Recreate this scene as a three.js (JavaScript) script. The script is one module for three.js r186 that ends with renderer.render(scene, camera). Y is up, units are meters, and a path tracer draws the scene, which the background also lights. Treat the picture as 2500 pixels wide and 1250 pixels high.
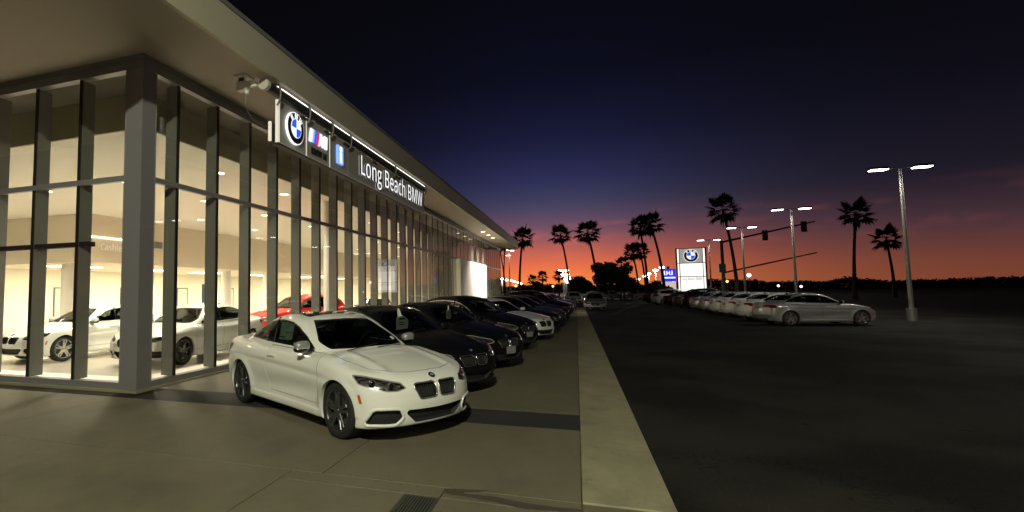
import * as THREE from 'three';
import { mergeGeometries, mergeVertices } from 'three/addons/utils/BufferGeometryUtils.js';
import { RoundedBoxGeometry } from 'three/addons/geometries/RoundedBoxGeometry.js';
import { FontLoader } from 'three/addons/loaders/FontLoader.js';
import { TextGeometry } from 'three/addons/geometries/TextGeometry.js';
import { RectAreaLightUniformsLib } from 'three/addons/lights/RectAreaLightUniformsLib.js';
RectAreaLightUniformsLib.init();

// ---------- camera, sky, sun, exposure (x right, y up, depth d runs away from the viewer along -z) ----------
const scene = new THREE.Scene();
const camera = new THREE.PerspectiveCamera(2 * Math.atan(625 / 1247.7) * 180 / Math.PI, 2, 0.05, 3000);
{
  const yaw = -0.33534, pitch = 0.07005, roll = -0.0125;
  const f = new THREE.Vector3(Math.sin(yaw) * Math.cos(pitch), Math.sin(pitch), -Math.cos(yaw) * Math.cos(pitch));
  const r = new THREE.Vector3(Math.cos(yaw), 0, Math.sin(yaw));
  const u = new THREE.Vector3().crossVectors(r, f);
  const r2 = r.clone().multiplyScalar(Math.cos(roll)).addScaledVector(u, Math.sin(roll));
  const u2 = u.clone().multiplyScalar(Math.cos(roll)).addScaledVector(r, -Math.sin(roll));
  camera.quaternion.setFromRotationMatrix(new THREE.Matrix4().makeBasis(r2, u2, f.clone().negate()));
  camera.position.set(0, 1.7, 0);
  camera.setViewOffset(2500, 1250, 280, 0, 2500, 1250);   // the photograph is the off-centre part of a wider frame
  camera.updateMatrixWorld(true);
}
const renderer = new THREE.WebGLRenderer({ antialias: true });
renderer.toneMapping = THREE.LinearToneMapping;
renderer.toneMappingExposure = 1;
renderer.shadowMap.enabled = true;

let seed = 7;
const rnd = () => { seed = (seed * 1664525 + 1013904223) >>> 0; return seed / 4294967296; };
const rr = (a, b) => a + (b - a) * rnd();
const lin = (c) => { c /= 255; return c <= 0.04045 ? c / 12.92 : Math.pow((c + 0.055) / 1.055, 2.4); };
const srgb = (r, g, b) => new THREE.Color().setRGB(lin(r), lin(g), lin(b));
const clamp = (x, a, b) => Math.min(b, Math.max(a, x));
const sstep = (a, b, x) => { x = clamp((x - a) / (b - a), 0, 1); return x * x * (3 - 2 * x); };
function hash2(i, j, s) { let h = (i * 374761393 + j * 668265263 + s * 974711) | 0; h = Math.imul(h ^ (h >>> 13), 1274126177); return ((h ^ (h >>> 16)) >>> 0) / 4294967296; }
function vnoise(x, y, s, per) {
  const i = Math.floor(x), j = Math.floor(y), fx = x - i, fy = y - j, w = (n) => per ? ((n % per) + per) % per : n;
  const u = fx * fx * (3 - 2 * fx), v = fy * fy * (3 - 2 * fy);
  const a = hash2(w(i), w(j), s), b = hash2(w(i + 1), w(j), s), c = hash2(w(i), w(j + 1), s), d = hash2(w(i + 1), w(j + 1), s);
  return a + (b - a) * u + (c - a) * v + (a - b - c + d) * u * v;
}
const fbm = (x, y, s, per, n = 4) => { let t = 0, a = 0.5, q = 1; for (let k = 0; k < n; k++) { t += a * vnoise(x * q, y * q, s + k, per ? per * q : 0); a *= 0.5; q *= 2; } return t; };

{ // dusk sky: colour by height above the horizon and by turn from where the sun went down
  const hot = [[0, 255, 152, 74], [1.3, 253, 132, 70], [2.8, 230, 112, 76], [4.6, 182, 96, 88], [6.3, 124, 83, 98], [8, 88, 73, 98], [9.5, 64, 63, 93], [11.6, 47, 48, 86], [16, 26, 28, 57], [22, 13, 14, 31], [30, 9, 9, 18], [90, 7, 7, 13]];
  const dim = [[0, 120, 62, 42], [2, 108, 60, 50], [5, 66, 46, 54], [9, 28, 24, 34], [16, 14, 13, 22], [22, 10, 9, 15], [30, 7, 7, 11], [90, 7, 7, 13]];
  const pick = (t, e) => { let k = 0; while (k < t.length - 2 && t[k + 1][0] < e) k++; const a = t[k], b = t[k + 1], s = clamp((e - a[0]) / (b[0] - a[0]), 0, 1); return [1, 2, 3].map((n) => a[n] + (b[n] - a[n]) * s); };
  const W = 1440, H = 720, data = new Float32Array(W * H * 4);
  for (let j = 0; j < H; j++) for (let i = 0; i < W; i++) {
    const e = ((j + 0.5) / H - 0.5) * 180, az = ((i + 0.5) / W - 0.5) * 2 * Math.PI;      // direction (cos az, e, sin az)
    let c;
    if (e < 0) c = [9, 8, 8]; else {
      let dz = (az + Math.PI / 2) * 180 / Math.PI + 3; if (dz > 180) dz -= 360; if (dz < -180) dz += 360;
      const g = Math.exp(-Math.pow(dz / 19, 2)), a = pick(hot, e), b = pick(dim, e);
      c = a.map((v, n) => b[n] + (v - b[n]) * g);
      const wisp = Math.max(0, fbm(az * 14, e * 1.6, 31, 0, 4) - 0.56) * 3 * sstep(3, 5, e) * (1 - sstep(7, 9, e));
      c = [c[0] + 46 * wisp, c[1] + 16 * wisp, c[2] + 8 * wisp];
    }
    const o = (j * W + i) * 4; data[o] = lin(c[0]); data[o + 1] = lin(c[1]); data[o + 2] = lin(c[2]); data[o + 3] = 1;
  }
  const t = new THREE.DataTexture(data, W, H, THREE.RGBAFormat, THREE.FloatType);
  t.mapping = THREE.EquirectangularReflectionMapping; t.magFilter = t.minFilter = THREE.LinearFilter; t.needsUpdate = true;
  scene.background = t; scene.environment = t;
}
const sun = new THREE.DirectionalLight(new THREE.Color(1, 0.5, 0.25), 0.01);   // last light, level with the horizon
sun.position.set(-5, 2.2, -100); sun.castShadow = true; sun.shadow.radius = 20;
Object.assign(sun.shadow.camera, { left: -60, right: 60, top: 40, bottom: -40, near: 1, far: 220 });
scene.add(sun, sun.target);

// ---------- helpers ----------
const used = {};
const numbered = (n) => { used[n] = (used[n] ?? -1) + 1; return used[n] ? n + '_' + String(used[n]).padStart(3, '0') : n; };
function tag(o, label, category, group, kind) { if (label) o.userData.label = label; if (category) o.userData.category = category; if (group) o.userData.group = group; if (kind) o.userData.kind = kind; return o; }
function thing(name, label, category, [x, y, d], turn = 0, group) { const o = new THREE.Group(); o.name = numbered(name); o.position.set(x, y, -d); o.rotation.y = turn; scene.add(o); return tag(o, label, category, group); }
function part(name, geo, m, parent) {
  if (Array.isArray(geo)) geo = merge(geo);
  const o = new THREE.Mesh(geo, m); o.name = parent === scene ? numbered(name) : name; o.castShadow = o.receiveShadow = true; parent.add(o); return o;
}
function struct(name, geo, m) { const o = part(name, geo, m, scene); o.userData.kind = 'structure'; return o; }
function merge(list) { return mergeGeometries(list.map((g) => { g = g.index ? g.toNonIndexed() : g; const n = new THREE.BufferGeometry(); n.setAttribute('position', g.attributes.position); n.setAttribute('normal', g.attributes.normal); n.setAttribute('uv', g.attributes.uv ?? new THREE.BufferAttribute(new Float32Array(g.attributes.position.count * 2), 2)); return n; })); }
const bx = (x0, x1, y0, y1, d0, d1) => new THREE.BoxGeometry(Math.abs(x1 - x0), Math.abs(y1 - y0), Math.abs(d1 - d0)).translate((x0 + x1) / 2, (y0 + y1) / 2, -(d0 + d1) / 2);
const rb = (sx, sy, sz, r, x = 0, y = 0, z = 0, n = 2) => new RoundedBoxGeometry(sx, sy, sz, n, r).translate(x, y, z);
const cyl = (r0, r1, h, n, x = 0, y = 0, z = 0) => new THREE.CylinderGeometry(r1, r0, h, n).translate(x, y + h / 2, z);
const tube = (pts, r, n = 6, seg = 0, closed = false) => new THREE.TubeGeometry(new THREE.CatmullRomCurve3(pts.map((p) => new THREE.Vector3(...p)), closed), seg || pts.length * 3, r, n, closed);
function bar(a, b, r, n = 6, r2 = r) { const A = new THREE.Vector3(...a), B = new THREE.Vector3(...b), L = A.distanceTo(B); const g = new THREE.CylinderGeometry(r2, r, L, n); g.translate(0, L / 2, 0); g.applyQuaternion(new THREE.Quaternion().setFromUnitVectors(new THREE.Vector3(0, 1, 0), B.clone().sub(A).normalize())); g.translate(...a); return g; }
const std = (c, rough, metal = 0, o = {}) => new THREE.MeshStandardMaterial({ color: new THREE.Color().setRGB(...c), roughness: rough, metalness: metal, ...o });
const glow = (c, k, base = 0.5) => new THREE.MeshStandardMaterial({ color: new THREE.Color().setRGB(...c.map((v) => v * base)), roughness: 0.6, emissive: new THREE.Color().setRGB(...c), emissiveIntensity: k });
function tex(w, h, fn, colour = true) {
  const d = new Uint8Array(w * h * 4);
  for (let j = 0; j < h; j++) for (let i = 0; i < w; i++) { const c = fn(i, j), o = (j * w + i) * 4; for (let k = 0; k < 3; k++) d[o + k] = clamp(Math.round(c[k] * 255), 0, 255); d[o + 3] = 255; }
  const t = new THREE.DataTexture(d, w, h); t.wrapS = t.wrapT = THREE.RepeatWrapping; t.magFilter = THREE.LinearFilter; t.minFilter = THREE.LinearMipmapLinearFilter; t.generateMipmaps = true; if (colour) t.colorSpace = THREE.SRGBColorSpace; t.needsUpdate = true; return t;
}
const s1 = (v) => v <= 0.0031308 ? v * 12.92 : 1.055 * Math.pow(v, 1 / 2.4) - 0.055;
// uv in metres from the x / d position (flat things on the ground), or any two axes
function uvBy(g, ax, ay, s) { const p = g.attributes.position, u = new Float32Array(p.count * 2), get = (i, a) => a === 0 ? p.getX(i) : a === 1 ? p.getY(i) : p.getZ(i); for (let i = 0; i < p.count; i++) { u[2 * i] = get(i, ax) / s; u[2 * i + 1] = get(i, ay) / s; } g.setAttribute('uv', new THREE.BufferAttribute(u, 2)); return g; }
const fonts = new FontLoader();
const sansBold = await fonts.loadAsync('fonts/droid/droid_sans_bold.typeface.json');
const sans = await fonts.loadAsync('fonts/droid/droid_sans_regular.typeface.json');
function words(s, size, depth, font = sans) { const g = new TextGeometry(s, { font, size, depth, curveSegments: 4, bevelEnabled: false }); g.computeBoundingBox(); return g; }

// ---------- materials ----------
const M = {};
{
  const n = 1024, conc = (b, s) => tex(n, n, (i, j) => {
    const x = i / n, y = j / n, f = fbm(x * 8, y * 8, s, 8, 5), g = fbm(x * 48, y * 48, s + 9, 48, 3), h = hash2(i, j, s), st = Math.max(0, fbm(x * 14, y * 10, s + 20, 14, 4) - 0.56) * 2.2, cr = Math.abs(fbm(x * 5, y * 5, s + 44, 5, 5) - 0.47) < 0.0016 ? 0.82 : 1;
    const k = (0.8 + 0.36 * f + 0.2 * (g - 0.5) + 0.12 * (h - 0.5) - 0.4 * st) * cr; return b.map((v) => s1(v * k));
  });
  M.concrete = new THREE.MeshStandardMaterial({ map: conc([0.142, 0.127, 0.083], 3), roughness: 0.68, bumpMap: tex(512, 512, (i, j) => { const v = 0.5 * hash2(i, j, 5) + 0.5 * fbm(i / 16, j / 16, 6, 32, 3); return [v, v, v]; }, false), bumpScale: 0.0015 });
  M.kerb = new THREE.MeshStandardMaterial({ map: conc([0.265, 0.245, 0.155], 12), roughness: 0.75 });
  M.asphalt = new THREE.MeshPhysicalMaterial({ map: tex(n, n, (i, j) => { const f = fbm(i / 64, j / 64, 8, 16, 5), b = fbm(i / 170.67, j / 170.67, 88, 6, 3), h = hash2(i, j, 9), cr = Math.abs(fbm(i / 128, j / 128, 55, 8, 5) - 0.5) < 0.0022 ? 0.35 : 1; const k = (0.35 + 0.5 * f + 0.7 * sstep(0.3, 0.62, b) + 0.6 * (h - 0.5) + (h > 0.98 ? 0.9 : 0)) * cr; return [0.0165 * k, 0.015 * k, 0.0128 * k].map(s1); }), roughness: 0.9, specularIntensity: 0.35 });
  M.darkPave = new THREE.MeshStandardMaterial({ map: tex(512, 512, (i, j) => { const f = fbm(i / 40, j / 40, 18, 0, 4), h = hash2(i, j, 19); const k = 0.6 + 0.7 * f + 0.35 * (h - 0.5); return [0.024 * k, 0.022 * k, 0.022 * k].map(s1); }), roughness: 0.8 });
  M.floor = new THREE.MeshStandardMaterial({ map: tex(512, 512, (i, j) => { const f = fbm(i / 50, j / 50, 28, 0, 4); return [0.38, 0.34, 0.29].map((v) => s1(v * (0.9 + 0.2 * f))); }), roughness: 0.28 });
}
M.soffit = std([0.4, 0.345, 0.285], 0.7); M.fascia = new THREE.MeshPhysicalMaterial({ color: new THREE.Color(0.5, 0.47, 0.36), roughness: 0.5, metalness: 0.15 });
M.cladding = std([0.24, 0.235, 0.25], 0.42, 0.3); M.fin = std([0.18, 0.174, 0.158], 0.5, 0.1); M.joint = std([0.008, 0.007, 0.006], 0.6);
M.pane = new THREE.MeshPhysicalMaterial({ color: new THREE.Color(0.9, 0.93, 0.88), roughness: 0, transmission: 1, thickness: 0, ior: 1.55 });
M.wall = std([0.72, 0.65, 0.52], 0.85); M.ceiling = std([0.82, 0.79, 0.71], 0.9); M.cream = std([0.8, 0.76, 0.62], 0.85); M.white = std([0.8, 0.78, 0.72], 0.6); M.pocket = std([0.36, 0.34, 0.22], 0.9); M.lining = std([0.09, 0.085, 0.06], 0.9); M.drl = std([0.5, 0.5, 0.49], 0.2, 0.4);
M.housing = std([0.17, 0.17, 0.17], 0.22, 0.75); M.grate = std([0.11, 0.105, 0.09], 0.5, 0.5); M.black = std([0.012, 0.012, 0.012], 0.5); M.steel = std([0.3, 0.3, 0.3], 0.4, 0.7); M.darkMetal = std([0.05, 0.048, 0.045], 0.5, 0.4); M.galv = std([0.3, 0.29, 0.27], 0.55, 0.4);
M.lampWhite = glow([1, 0.96, 0.88], 14); M.lampWarm = glow([1, 0.86, 0.62], 7);
M.rubber = std([0.012, 0.012, 0.012], 0.75); M.chrome = std([0.75, 0.75, 0.75], 0.12, 1); M.rimDark = std([0.19, 0.19, 0.195], 0.25, 0.9); M.rimSilver = std([0.6, 0.6, 0.6], 0.25, 0.9); M.disc = std([0.2, 0.2, 0.2], 0.4, 0.8);
M.trim = new THREE.MeshPhysicalMaterial({ color: 0x060606, roughness: 0.25, clearcoat: 0.6 }); M.matt = std([0.012, 0.012, 0.013], 0.7); M.shell = std([0.006, 0.006, 0.006], 0.9); M.seat = std([0.02, 0.019, 0.018], 0.6);
M.carGlass = new THREE.MeshPhysicalMaterial({ color: new THREE.Color(0.32, 0.35, 0.33), roughness: 0, specularIntensity: 0.6, transmission: 1, thickness: 0, ior: 1.5 });
M.lens = new THREE.MeshPhysicalMaterial({ color: 0xffffff, roughness: 0, transmission: 1, thickness: 0, ior: 1.5 });
M.roofGlass = new THREE.MeshPhysicalMaterial({ color: 0x040404, roughness: 0.04, clearcoat: 1 });
M.tailRed = new THREE.MeshPhysicalMaterial({ color: new THREE.Color(0.16, 0.006, 0.005), roughness: 0.12, clearcoat: 1 }); M.amber = new THREE.MeshPhysicalMaterial({ color: new THREE.Color(0.55, 0.09, 0.008), roughness: 0.15, clearcoat: 1 });
M.mirror = std([0.8, 0.8, 0.8], 0.03, 1); M.plate = std([0.24, 0.24, 0.25], 0.5); M.paper = std([0.72, 0.74, 0.66], 0.8); M.blue = std([0.02, 0.12, 0.5], 0.4); M.projector = new THREE.MeshPhysicalMaterial({ color: 0x08080a, roughness: 0.03, clearcoat: 1 });
const paint = (r, g, b, flake = 0) => new THREE.MeshPhysicalMaterial({ color: new THREE.Color().setRGB(r, g, b), roughness: 0.42, specularIntensity: r < 0.1 ? 0.15 : 0.25, metalness: flake, clearcoat: r < 0.03 ? 0.22 : r < 0.1 ? 0.3 : 1, clearcoatRoughness: 0.03 });
const P = { white: paint(0.76, 0.765, 0.72), black: paint(0.006, 0.006, 0.007), navy: paint(0.006, 0.007, 0.014, 0.2), grey: paint(0.07, 0.07, 0.072, 0.4), silver: paint(0.38, 0.38, 0.37, 0.5), red: paint(0.55, 0.02, 0.014), maroon: paint(0.025, 0.008, 0.009, 0.3) };
// ---------- cars: a body field, meshed by rays from a spine, then cut into its panels ----------
function curve(pts) { // monotone cubic, tabulated
  pts = [...pts].sort((a, b) => a[0] - b[0]); const n = pts.length, d = [], m = [];
  for (let i = 0; i < n - 1; i++) d.push((pts[i + 1][1] - pts[i][1]) / (pts[i + 1][0] - pts[i][0]));
  for (let i = 0; i < n; i++) m.push(i === 0 ? d[0] : i === n - 1 ? d[n - 2] : d[i - 1] * d[i] <= 0 ? 0 : 2 / (1 / d[i - 1] + 1 / d[i]));
  const x0 = pts[0][0], x1 = pts[n - 1][0], N = 2400, T = new Float64Array(N + 1);
  for (let q = 0, k = 0; q <= N; q++) { const x = x0 + (x1 - x0) * q / N; while (k < n - 2 && pts[k + 1][0] < x) k++; const h = pts[k + 1][0] - pts[k][0], t = (x - pts[k][0]) / h, t2 = t * t, t3 = t2 * t; T[q] = (2 * t3 - 3 * t2 + 1) * pts[k][1] + (t3 - 2 * t2 + t) * h * m[k] + (3 * t2 - 2 * t3) * pts[k + 1][1] + (t3 - t2) * h * m[k + 1]; }
  return (x) => { const u = (x - x0) / (x1 - x0) * N; if (u <= 0) return T[0] + (u / N * (x1 - x0)) * m[0]; if (u >= N) return T[N] + ((u - N) / N * (x1 - x0)) * m[n - 1]; const i = u | 0; return T[i] + (T[i + 1] - T[i]) * (u - i); };
}
const smax = (a, b, k) => { const h = Math.max(k - Math.abs(a - b), 0); return Math.max(a, b) + h * h / (4 * k); };
const smin = (a, b, k) => -smax(-a, -b, k);
function poly(pts) { // signed distance to a polygon, negative inside
  return (x, y) => { let d = 1e9, s = 1; for (let i = 0, n = pts.length, j = n - 1; i < n; j = i, i++) { const ex = pts[j][0] - pts[i][0], ey = pts[j][1] - pts[i][1], wx = x - pts[i][0], wy = y - pts[i][1], t = clamp((wx * ex + wy * ey) / (ex * ex + ey * ey), 0, 1), bx_ = wx - ex * t, by = wy - ey * t; d = Math.min(d, bx_ * bx_ + by * by); const c1 = y >= pts[i][1], c2 = y < pts[j][1], c3 = ex * wy > ey * wx; if ((c1 && c2 && c3) || (!c1 && !c2 && !c3)) s = -s; } return s * Math.sqrt(d); };
}
const rpoly = (pts, r) => { const cx = pts.reduce((s, p) => s + p[0], 0) / pts.length, cy = pts.reduce((s, p) => s + p[1], 0) / pts.length; const f = poly(pts.map(([x, y]) => { const dx = x - cx, dy = y - cy; return [x - Math.sign(dx) * Math.min(r, Math.abs(dx)), y - Math.sign(dy) * Math.min(r, Math.abs(dy))]; })); return (x, y) => f(x, y) - r; };

function carField(S) {
  const plan = curve(S.plan), top = curve(S.top), roof = curve(S.roof), sec = curve(S.sec), F = curve(S.front), R = curve(S.rear);
  return (x, y, z) => {
    z = Math.abs(z);
    let w = plan(x) * sec(y);
    const yc = S.crease - 0.035 * x, ch = Math.exp(-Math.pow((x + 0.1) / 1.5, 4));
    w -= 0.09 * Math.max(0, y - yc) * ch + 0.03 * Math.exp(-Math.pow((y - yc + 0.07) / 0.035, 2)) * ch * 0.35;
    w -= 0.032 * Math.exp(-Math.pow((y - 0.43 - 0.06 * x) / 0.12, 2)) * Math.exp(-Math.pow(x / 0.85, 4));
    if (Math.abs(x) < 1.1) w += 0.016 * (1 - sstep(0.26, 0.285, y)) * (1 - sstep(0.85, 1.0, Math.abs(x)));
    for (const cx of [S.wx, -S.wx]) { const d = Math.hypot(x - cx, y - S.tr) - S.arch; w += 0.02 * Math.exp(-Math.pow(d / 0.07, 2)) * (y > 0.3 ? 1 : 0.6); }
    const zz = z / 0.82, z2 = zz * zz, hb = Math.exp(-Math.pow((z - 0.5) / 0.07, 2)) * sstep(0.9, 1.2, x) * (1 - sstep(1.7, 2.1, x));
    let b = smax((z - w), (y - top(x) + S.crown * z2 - 0.018 * hb) * 0.95, 0.085);
    b = smax(b, (x - F(y) + 0.17 * z2 + 0.14 * z2 * z2) * 0.92, 0.075);
    b = smax(b, (R(y) - x + 0.13 * z2 + 0.1 * z2 * z2) * 0.95, 0.07);
    b = smax(b, S.belly + 0.03 * sstep(1.6, 2.2, Math.abs(x)) - y, 0.03);
    const t = y - S.belt;
    const c = 0.30 * sstep(-0.3, 0.4, x) - 0.22 * sstep(0.3, 1.1, -x) * (S.hatch ? 0.6 : 1);
    let g = (y - roof(x + c * z * z) + 0.045 * z * z / 0.3) * 0.82;
    const wg = S.gw - S.tumble * t - 0.1 * t * t - S.taper * sstep(0.5, 2.0, -x) - 0.05 * sstep(0.1, 1.0, x);
    g = smax(g, z - wg, 0.075);
    g = smax(g, S.belt - 0.15 - y, 0.02);
    return smin(b, g, 0.022);
  };
}
function carMesh(S, sdf, nx, nf, nt) { // half body, z >= 0: { p, n, i }
  const xs = S.spine, rows = [];
  for (let k = nf; k > 0; k--) rows.push([-xs, -Math.PI / 2 * Math.pow(k / nf, 0.92)]);
  for (let k = 0; k <= nx; k++) rows.push([-xs + 2 * xs * k / nx, 0]);
  for (let k = 1; k <= nf; k++) rows.push([xs, Math.PI / 2 * Math.pow(k / nf, 0.92)]);
  const th = []; { const W = (a) => 1 + 1.6 * Math.exp(-Math.pow((a - 1.15) / 0.35, 2)) + 0.9 * Math.exp(-Math.pow((a - 1.85) / 0.3, 2)) - (a > 2.3 ? 0.65 : 0); const cum = [0]; const Q = 2000; for (let q = 1; q <= Q; q++) cum.push(cum[q - 1] + W(Math.PI * (q - 0.5) / Q)); for (let k = 0, q = 0; k <= nt; k++) { const tgt = cum[Q] * k / nt; while (q < Q && cum[q] < tgt) q++; th.push(Math.PI * q / Q); } th[0] = 0; th[nt] = Math.PI; }
  const p = [], n = [], idx = [], y0 = S.y0;
  const end = rows.length - 1;
  rows.forEach(([ox, fi], r) => { for (let k = 0; k <= nt; k++) {
    const c = Math.cos(fi), dx = Math.sin(fi), dy = c * Math.cos(th[k]), dz = c * Math.sin(th[k]);
    let a = 0.05, b = 0.05; while (b < 2.4) { b = a + 0.05; if (sdf(ox + dx * b, y0 + dy * b, dz * b) > 0) break; a = b; }
    for (let q = 0; q < 14; q++) { const m = (a + b) / 2; if (sdf(ox + dx * m, y0 + dy * m, dz * m) > 0) b = m; else a = m; }
    const x = ox + dx * a, y = y0 + dy * a, z = (k === 0 || k === nt) ? 0 : dz * a, e = 0.01;
    p.push(x, y, z); let gx = sdf(x + e, y, z) - sdf(x - e, y, z), gy = sdf(x, y + e, z) - sdf(x, y - e, z), gz = (z < 1e-6) ? 0 : sdf(x, y, z + e) - sdf(x, y, Math.abs(z - e)); const l = Math.hypot(gx, gy, gz) || 1; n.push(gx / l, gy / l, gz / l);
  } });
  const C = nt + 1;
  for (let r = 0; r < end; r++) for (let k = 0; k < nt; k++) { const a = r * C + k, b = a + 1, c = a + C, d = c + 1; if (r > 0) idx.push(a, c, b); if (r < end - 1 || true) idx.push(b, c, d); }
  return { p, n, i: idx };
}
// cut a mesh where f crosses zero; returns [inside, outside]; 'wall' turns the outside's cut edge inwards by that depth
function cut(m, f, wall = 0, side = null, apart = false) {
  const nv = m.p.length / 3, d = new Float64Array(nv); for (let i = 0; i < nv; i++) { let v = f(m.p[3 * i], m.p[3 * i + 1], m.p[3 * i + 2]); d[i] = Math.abs(v) < 1e-7 ? 1e-7 : v; }
  const Q = { p: [], n: [], i: [] }, A = { p: [], n: [], i: [], map: new Map() }, B = { p: [], n: [], i: [], map: new Map() };
  const vert = (O, key, x, y, z, a, b, c) => { let q = O.map.get(key); if (q === undefined) { q = O.p.length / 3; O.p.push(x, y, z); O.n.push(a, b, c); O.map.set(key, q); } return q; };
  const old = (O, i) => vert(O, i, m.p[3 * i], m.p[3 * i + 1], m.p[3 * i + 2], m.n[3 * i], m.n[3 * i + 1], m.n[3 * i + 2]);
  const mid = (i, j) => { if (i > j) [i, j] = [j, i]; const t = d[i] / (d[i] - d[j]), L = (a, k) => a[3 * i + k] + (a[3 * j + k] - a[3 * i + k]) * t; return [i * 4000000 + j + 1e9, L(m.p, 0), L(m.p, 1), L(m.p, 2), L(m.n, 0), L(m.n, 1), L(m.n, 2)]; };
  for (let q = 0; q < m.i.length; q += 3) {
    const t = [m.i[q], m.i[q + 1], m.i[q + 2]], s = t.map((k) => d[k] < 0);
    if (s[0] && s[1] && s[2]) { A.i.push(...t.map((k) => old(A, k))); continue; }
    if (!s[0] && !s[1] && !s[2]) { B.i.push(...t.map((k) => old(B, k))); continue; }
    let o = 0; while (!(s[o] !== s[(o + 1) % 3] && s[o] !== s[(o + 2) % 3])) o++;
    const [a, b, c] = [t[o], t[(o + 1) % 3], t[(o + 2) % 3]], ab = mid(a, b), ac = mid(a, c), lone = s[o] ? A : B, pair = s[o] ? B : A;
    lone.i.push(old(lone, a), vert(lone, ...ab), vert(lone, ...ac));
    const p1 = vert(pair, ...ab), p2 = vert(pair, ...ac); pair.i.push(p1, old(pair, b), old(pair, c), p1, old(pair, c), p2);
    if (wall) {
      const e = s[o] ? [ac, ab] : [ab, ac], [u, v] = e, dir = (k) => side ? side : [-k[4], -k[5], -k[6]], du = dir(u), dv = dir(v), base = Q.p.length / 3;
      const ex = v[1] - u[1], ey = v[2] - u[2], ez = v[3] - u[3]; let nx = ey * du[2] - ez * du[1], ny = ez * du[0] - ex * du[2], nz = ex * du[1] - ey * du[0]; const l = -(Math.hypot(nx, ny, nz) || 1); nx /= l; ny /= l; nz /= l;
      Q.p.push(u[1], u[2], u[3], v[1], v[2], v[3], v[1] + dv[0] * wall, v[2] + dv[1] * wall, v[3] + dv[2] * wall, u[1] + du[0] * wall, u[2] + du[1] * wall, u[3] + du[2] * wall);
      for (let k = 0; k < 4; k++) Q.n.push(nx, ny, nz); Q.i.push(base, base + 1, base + 2, base, base + 2, base + 3);
    }
  }
  delete A.map; delete B.map; if (apart) return [A, B, Q]; return [A, Q.i.length ? join(B, Q) : B];
}
const shift = (m, t) => ({ p: m.p.map((v, k) => v + m.n[k] * t), n: m.n.slice(), i: m.i.slice() });
const join = (...ms) => { const o = { p: [], n: [], i: [] }; for (const m of ms) { const b = o.p.length / 3; for (const v of m.p) o.p.push(v); for (const v of m.n) o.n.push(v); for (const v of m.i) o.i.push(v + b); } return o; };
const flip = (m) => { const p = m.p.slice(), n = m.n.slice(), i = m.i.slice(); for (let k = 2; k < p.length; k += 3) { p[k] *= -1; n[k] *= -1; } for (let k = 0; k < i.length; k += 3) { const t = i[k]; i[k] = i[k + 1]; i[k + 1] = t; } return { p, n, i }; };
const both = (m) => join(m, flip(m));
function geo(m) { const g = new THREE.BufferGeometry(); g.setAttribute('position', new THREE.Float32BufferAttribute(m.p, 3)); g.setAttribute('normal', new THREE.Float32BufferAttribute(m.n, 3)); g.setAttribute('uv', new THREE.Float32BufferAttribute(new Float32Array(m.p.length / 3 * 2), 2)); const ix = m.i.slice(), q = m.p, w = m.n; for (let k = 0; k < ix.length; k += 3) { const [a, b, c] = [ix[k] * 3, ix[k + 1] * 3, ix[k + 2] * 3], ux = q[b] - q[a], uy = q[b + 1] - q[a + 1], uz = q[b + 2] - q[a + 2], vx = q[c] - q[a], vy = q[c + 1] - q[a + 1], vz = q[c + 2] - q[a + 2]; if ((uy * vz - uz * vy) * (w[a] + w[b] + w[c]) + (uz * vx - ux * vz) * (w[a + 1] + w[b + 1] + w[c + 1]) + (ux * vy - uy * vx) * (w[a + 2] + w[b + 2] + w[c + 2]) < 0) { ix[k + 1] = c / 3; ix[k + 2] = b / 3; } } g.setIndex(ix); return g; }

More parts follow.
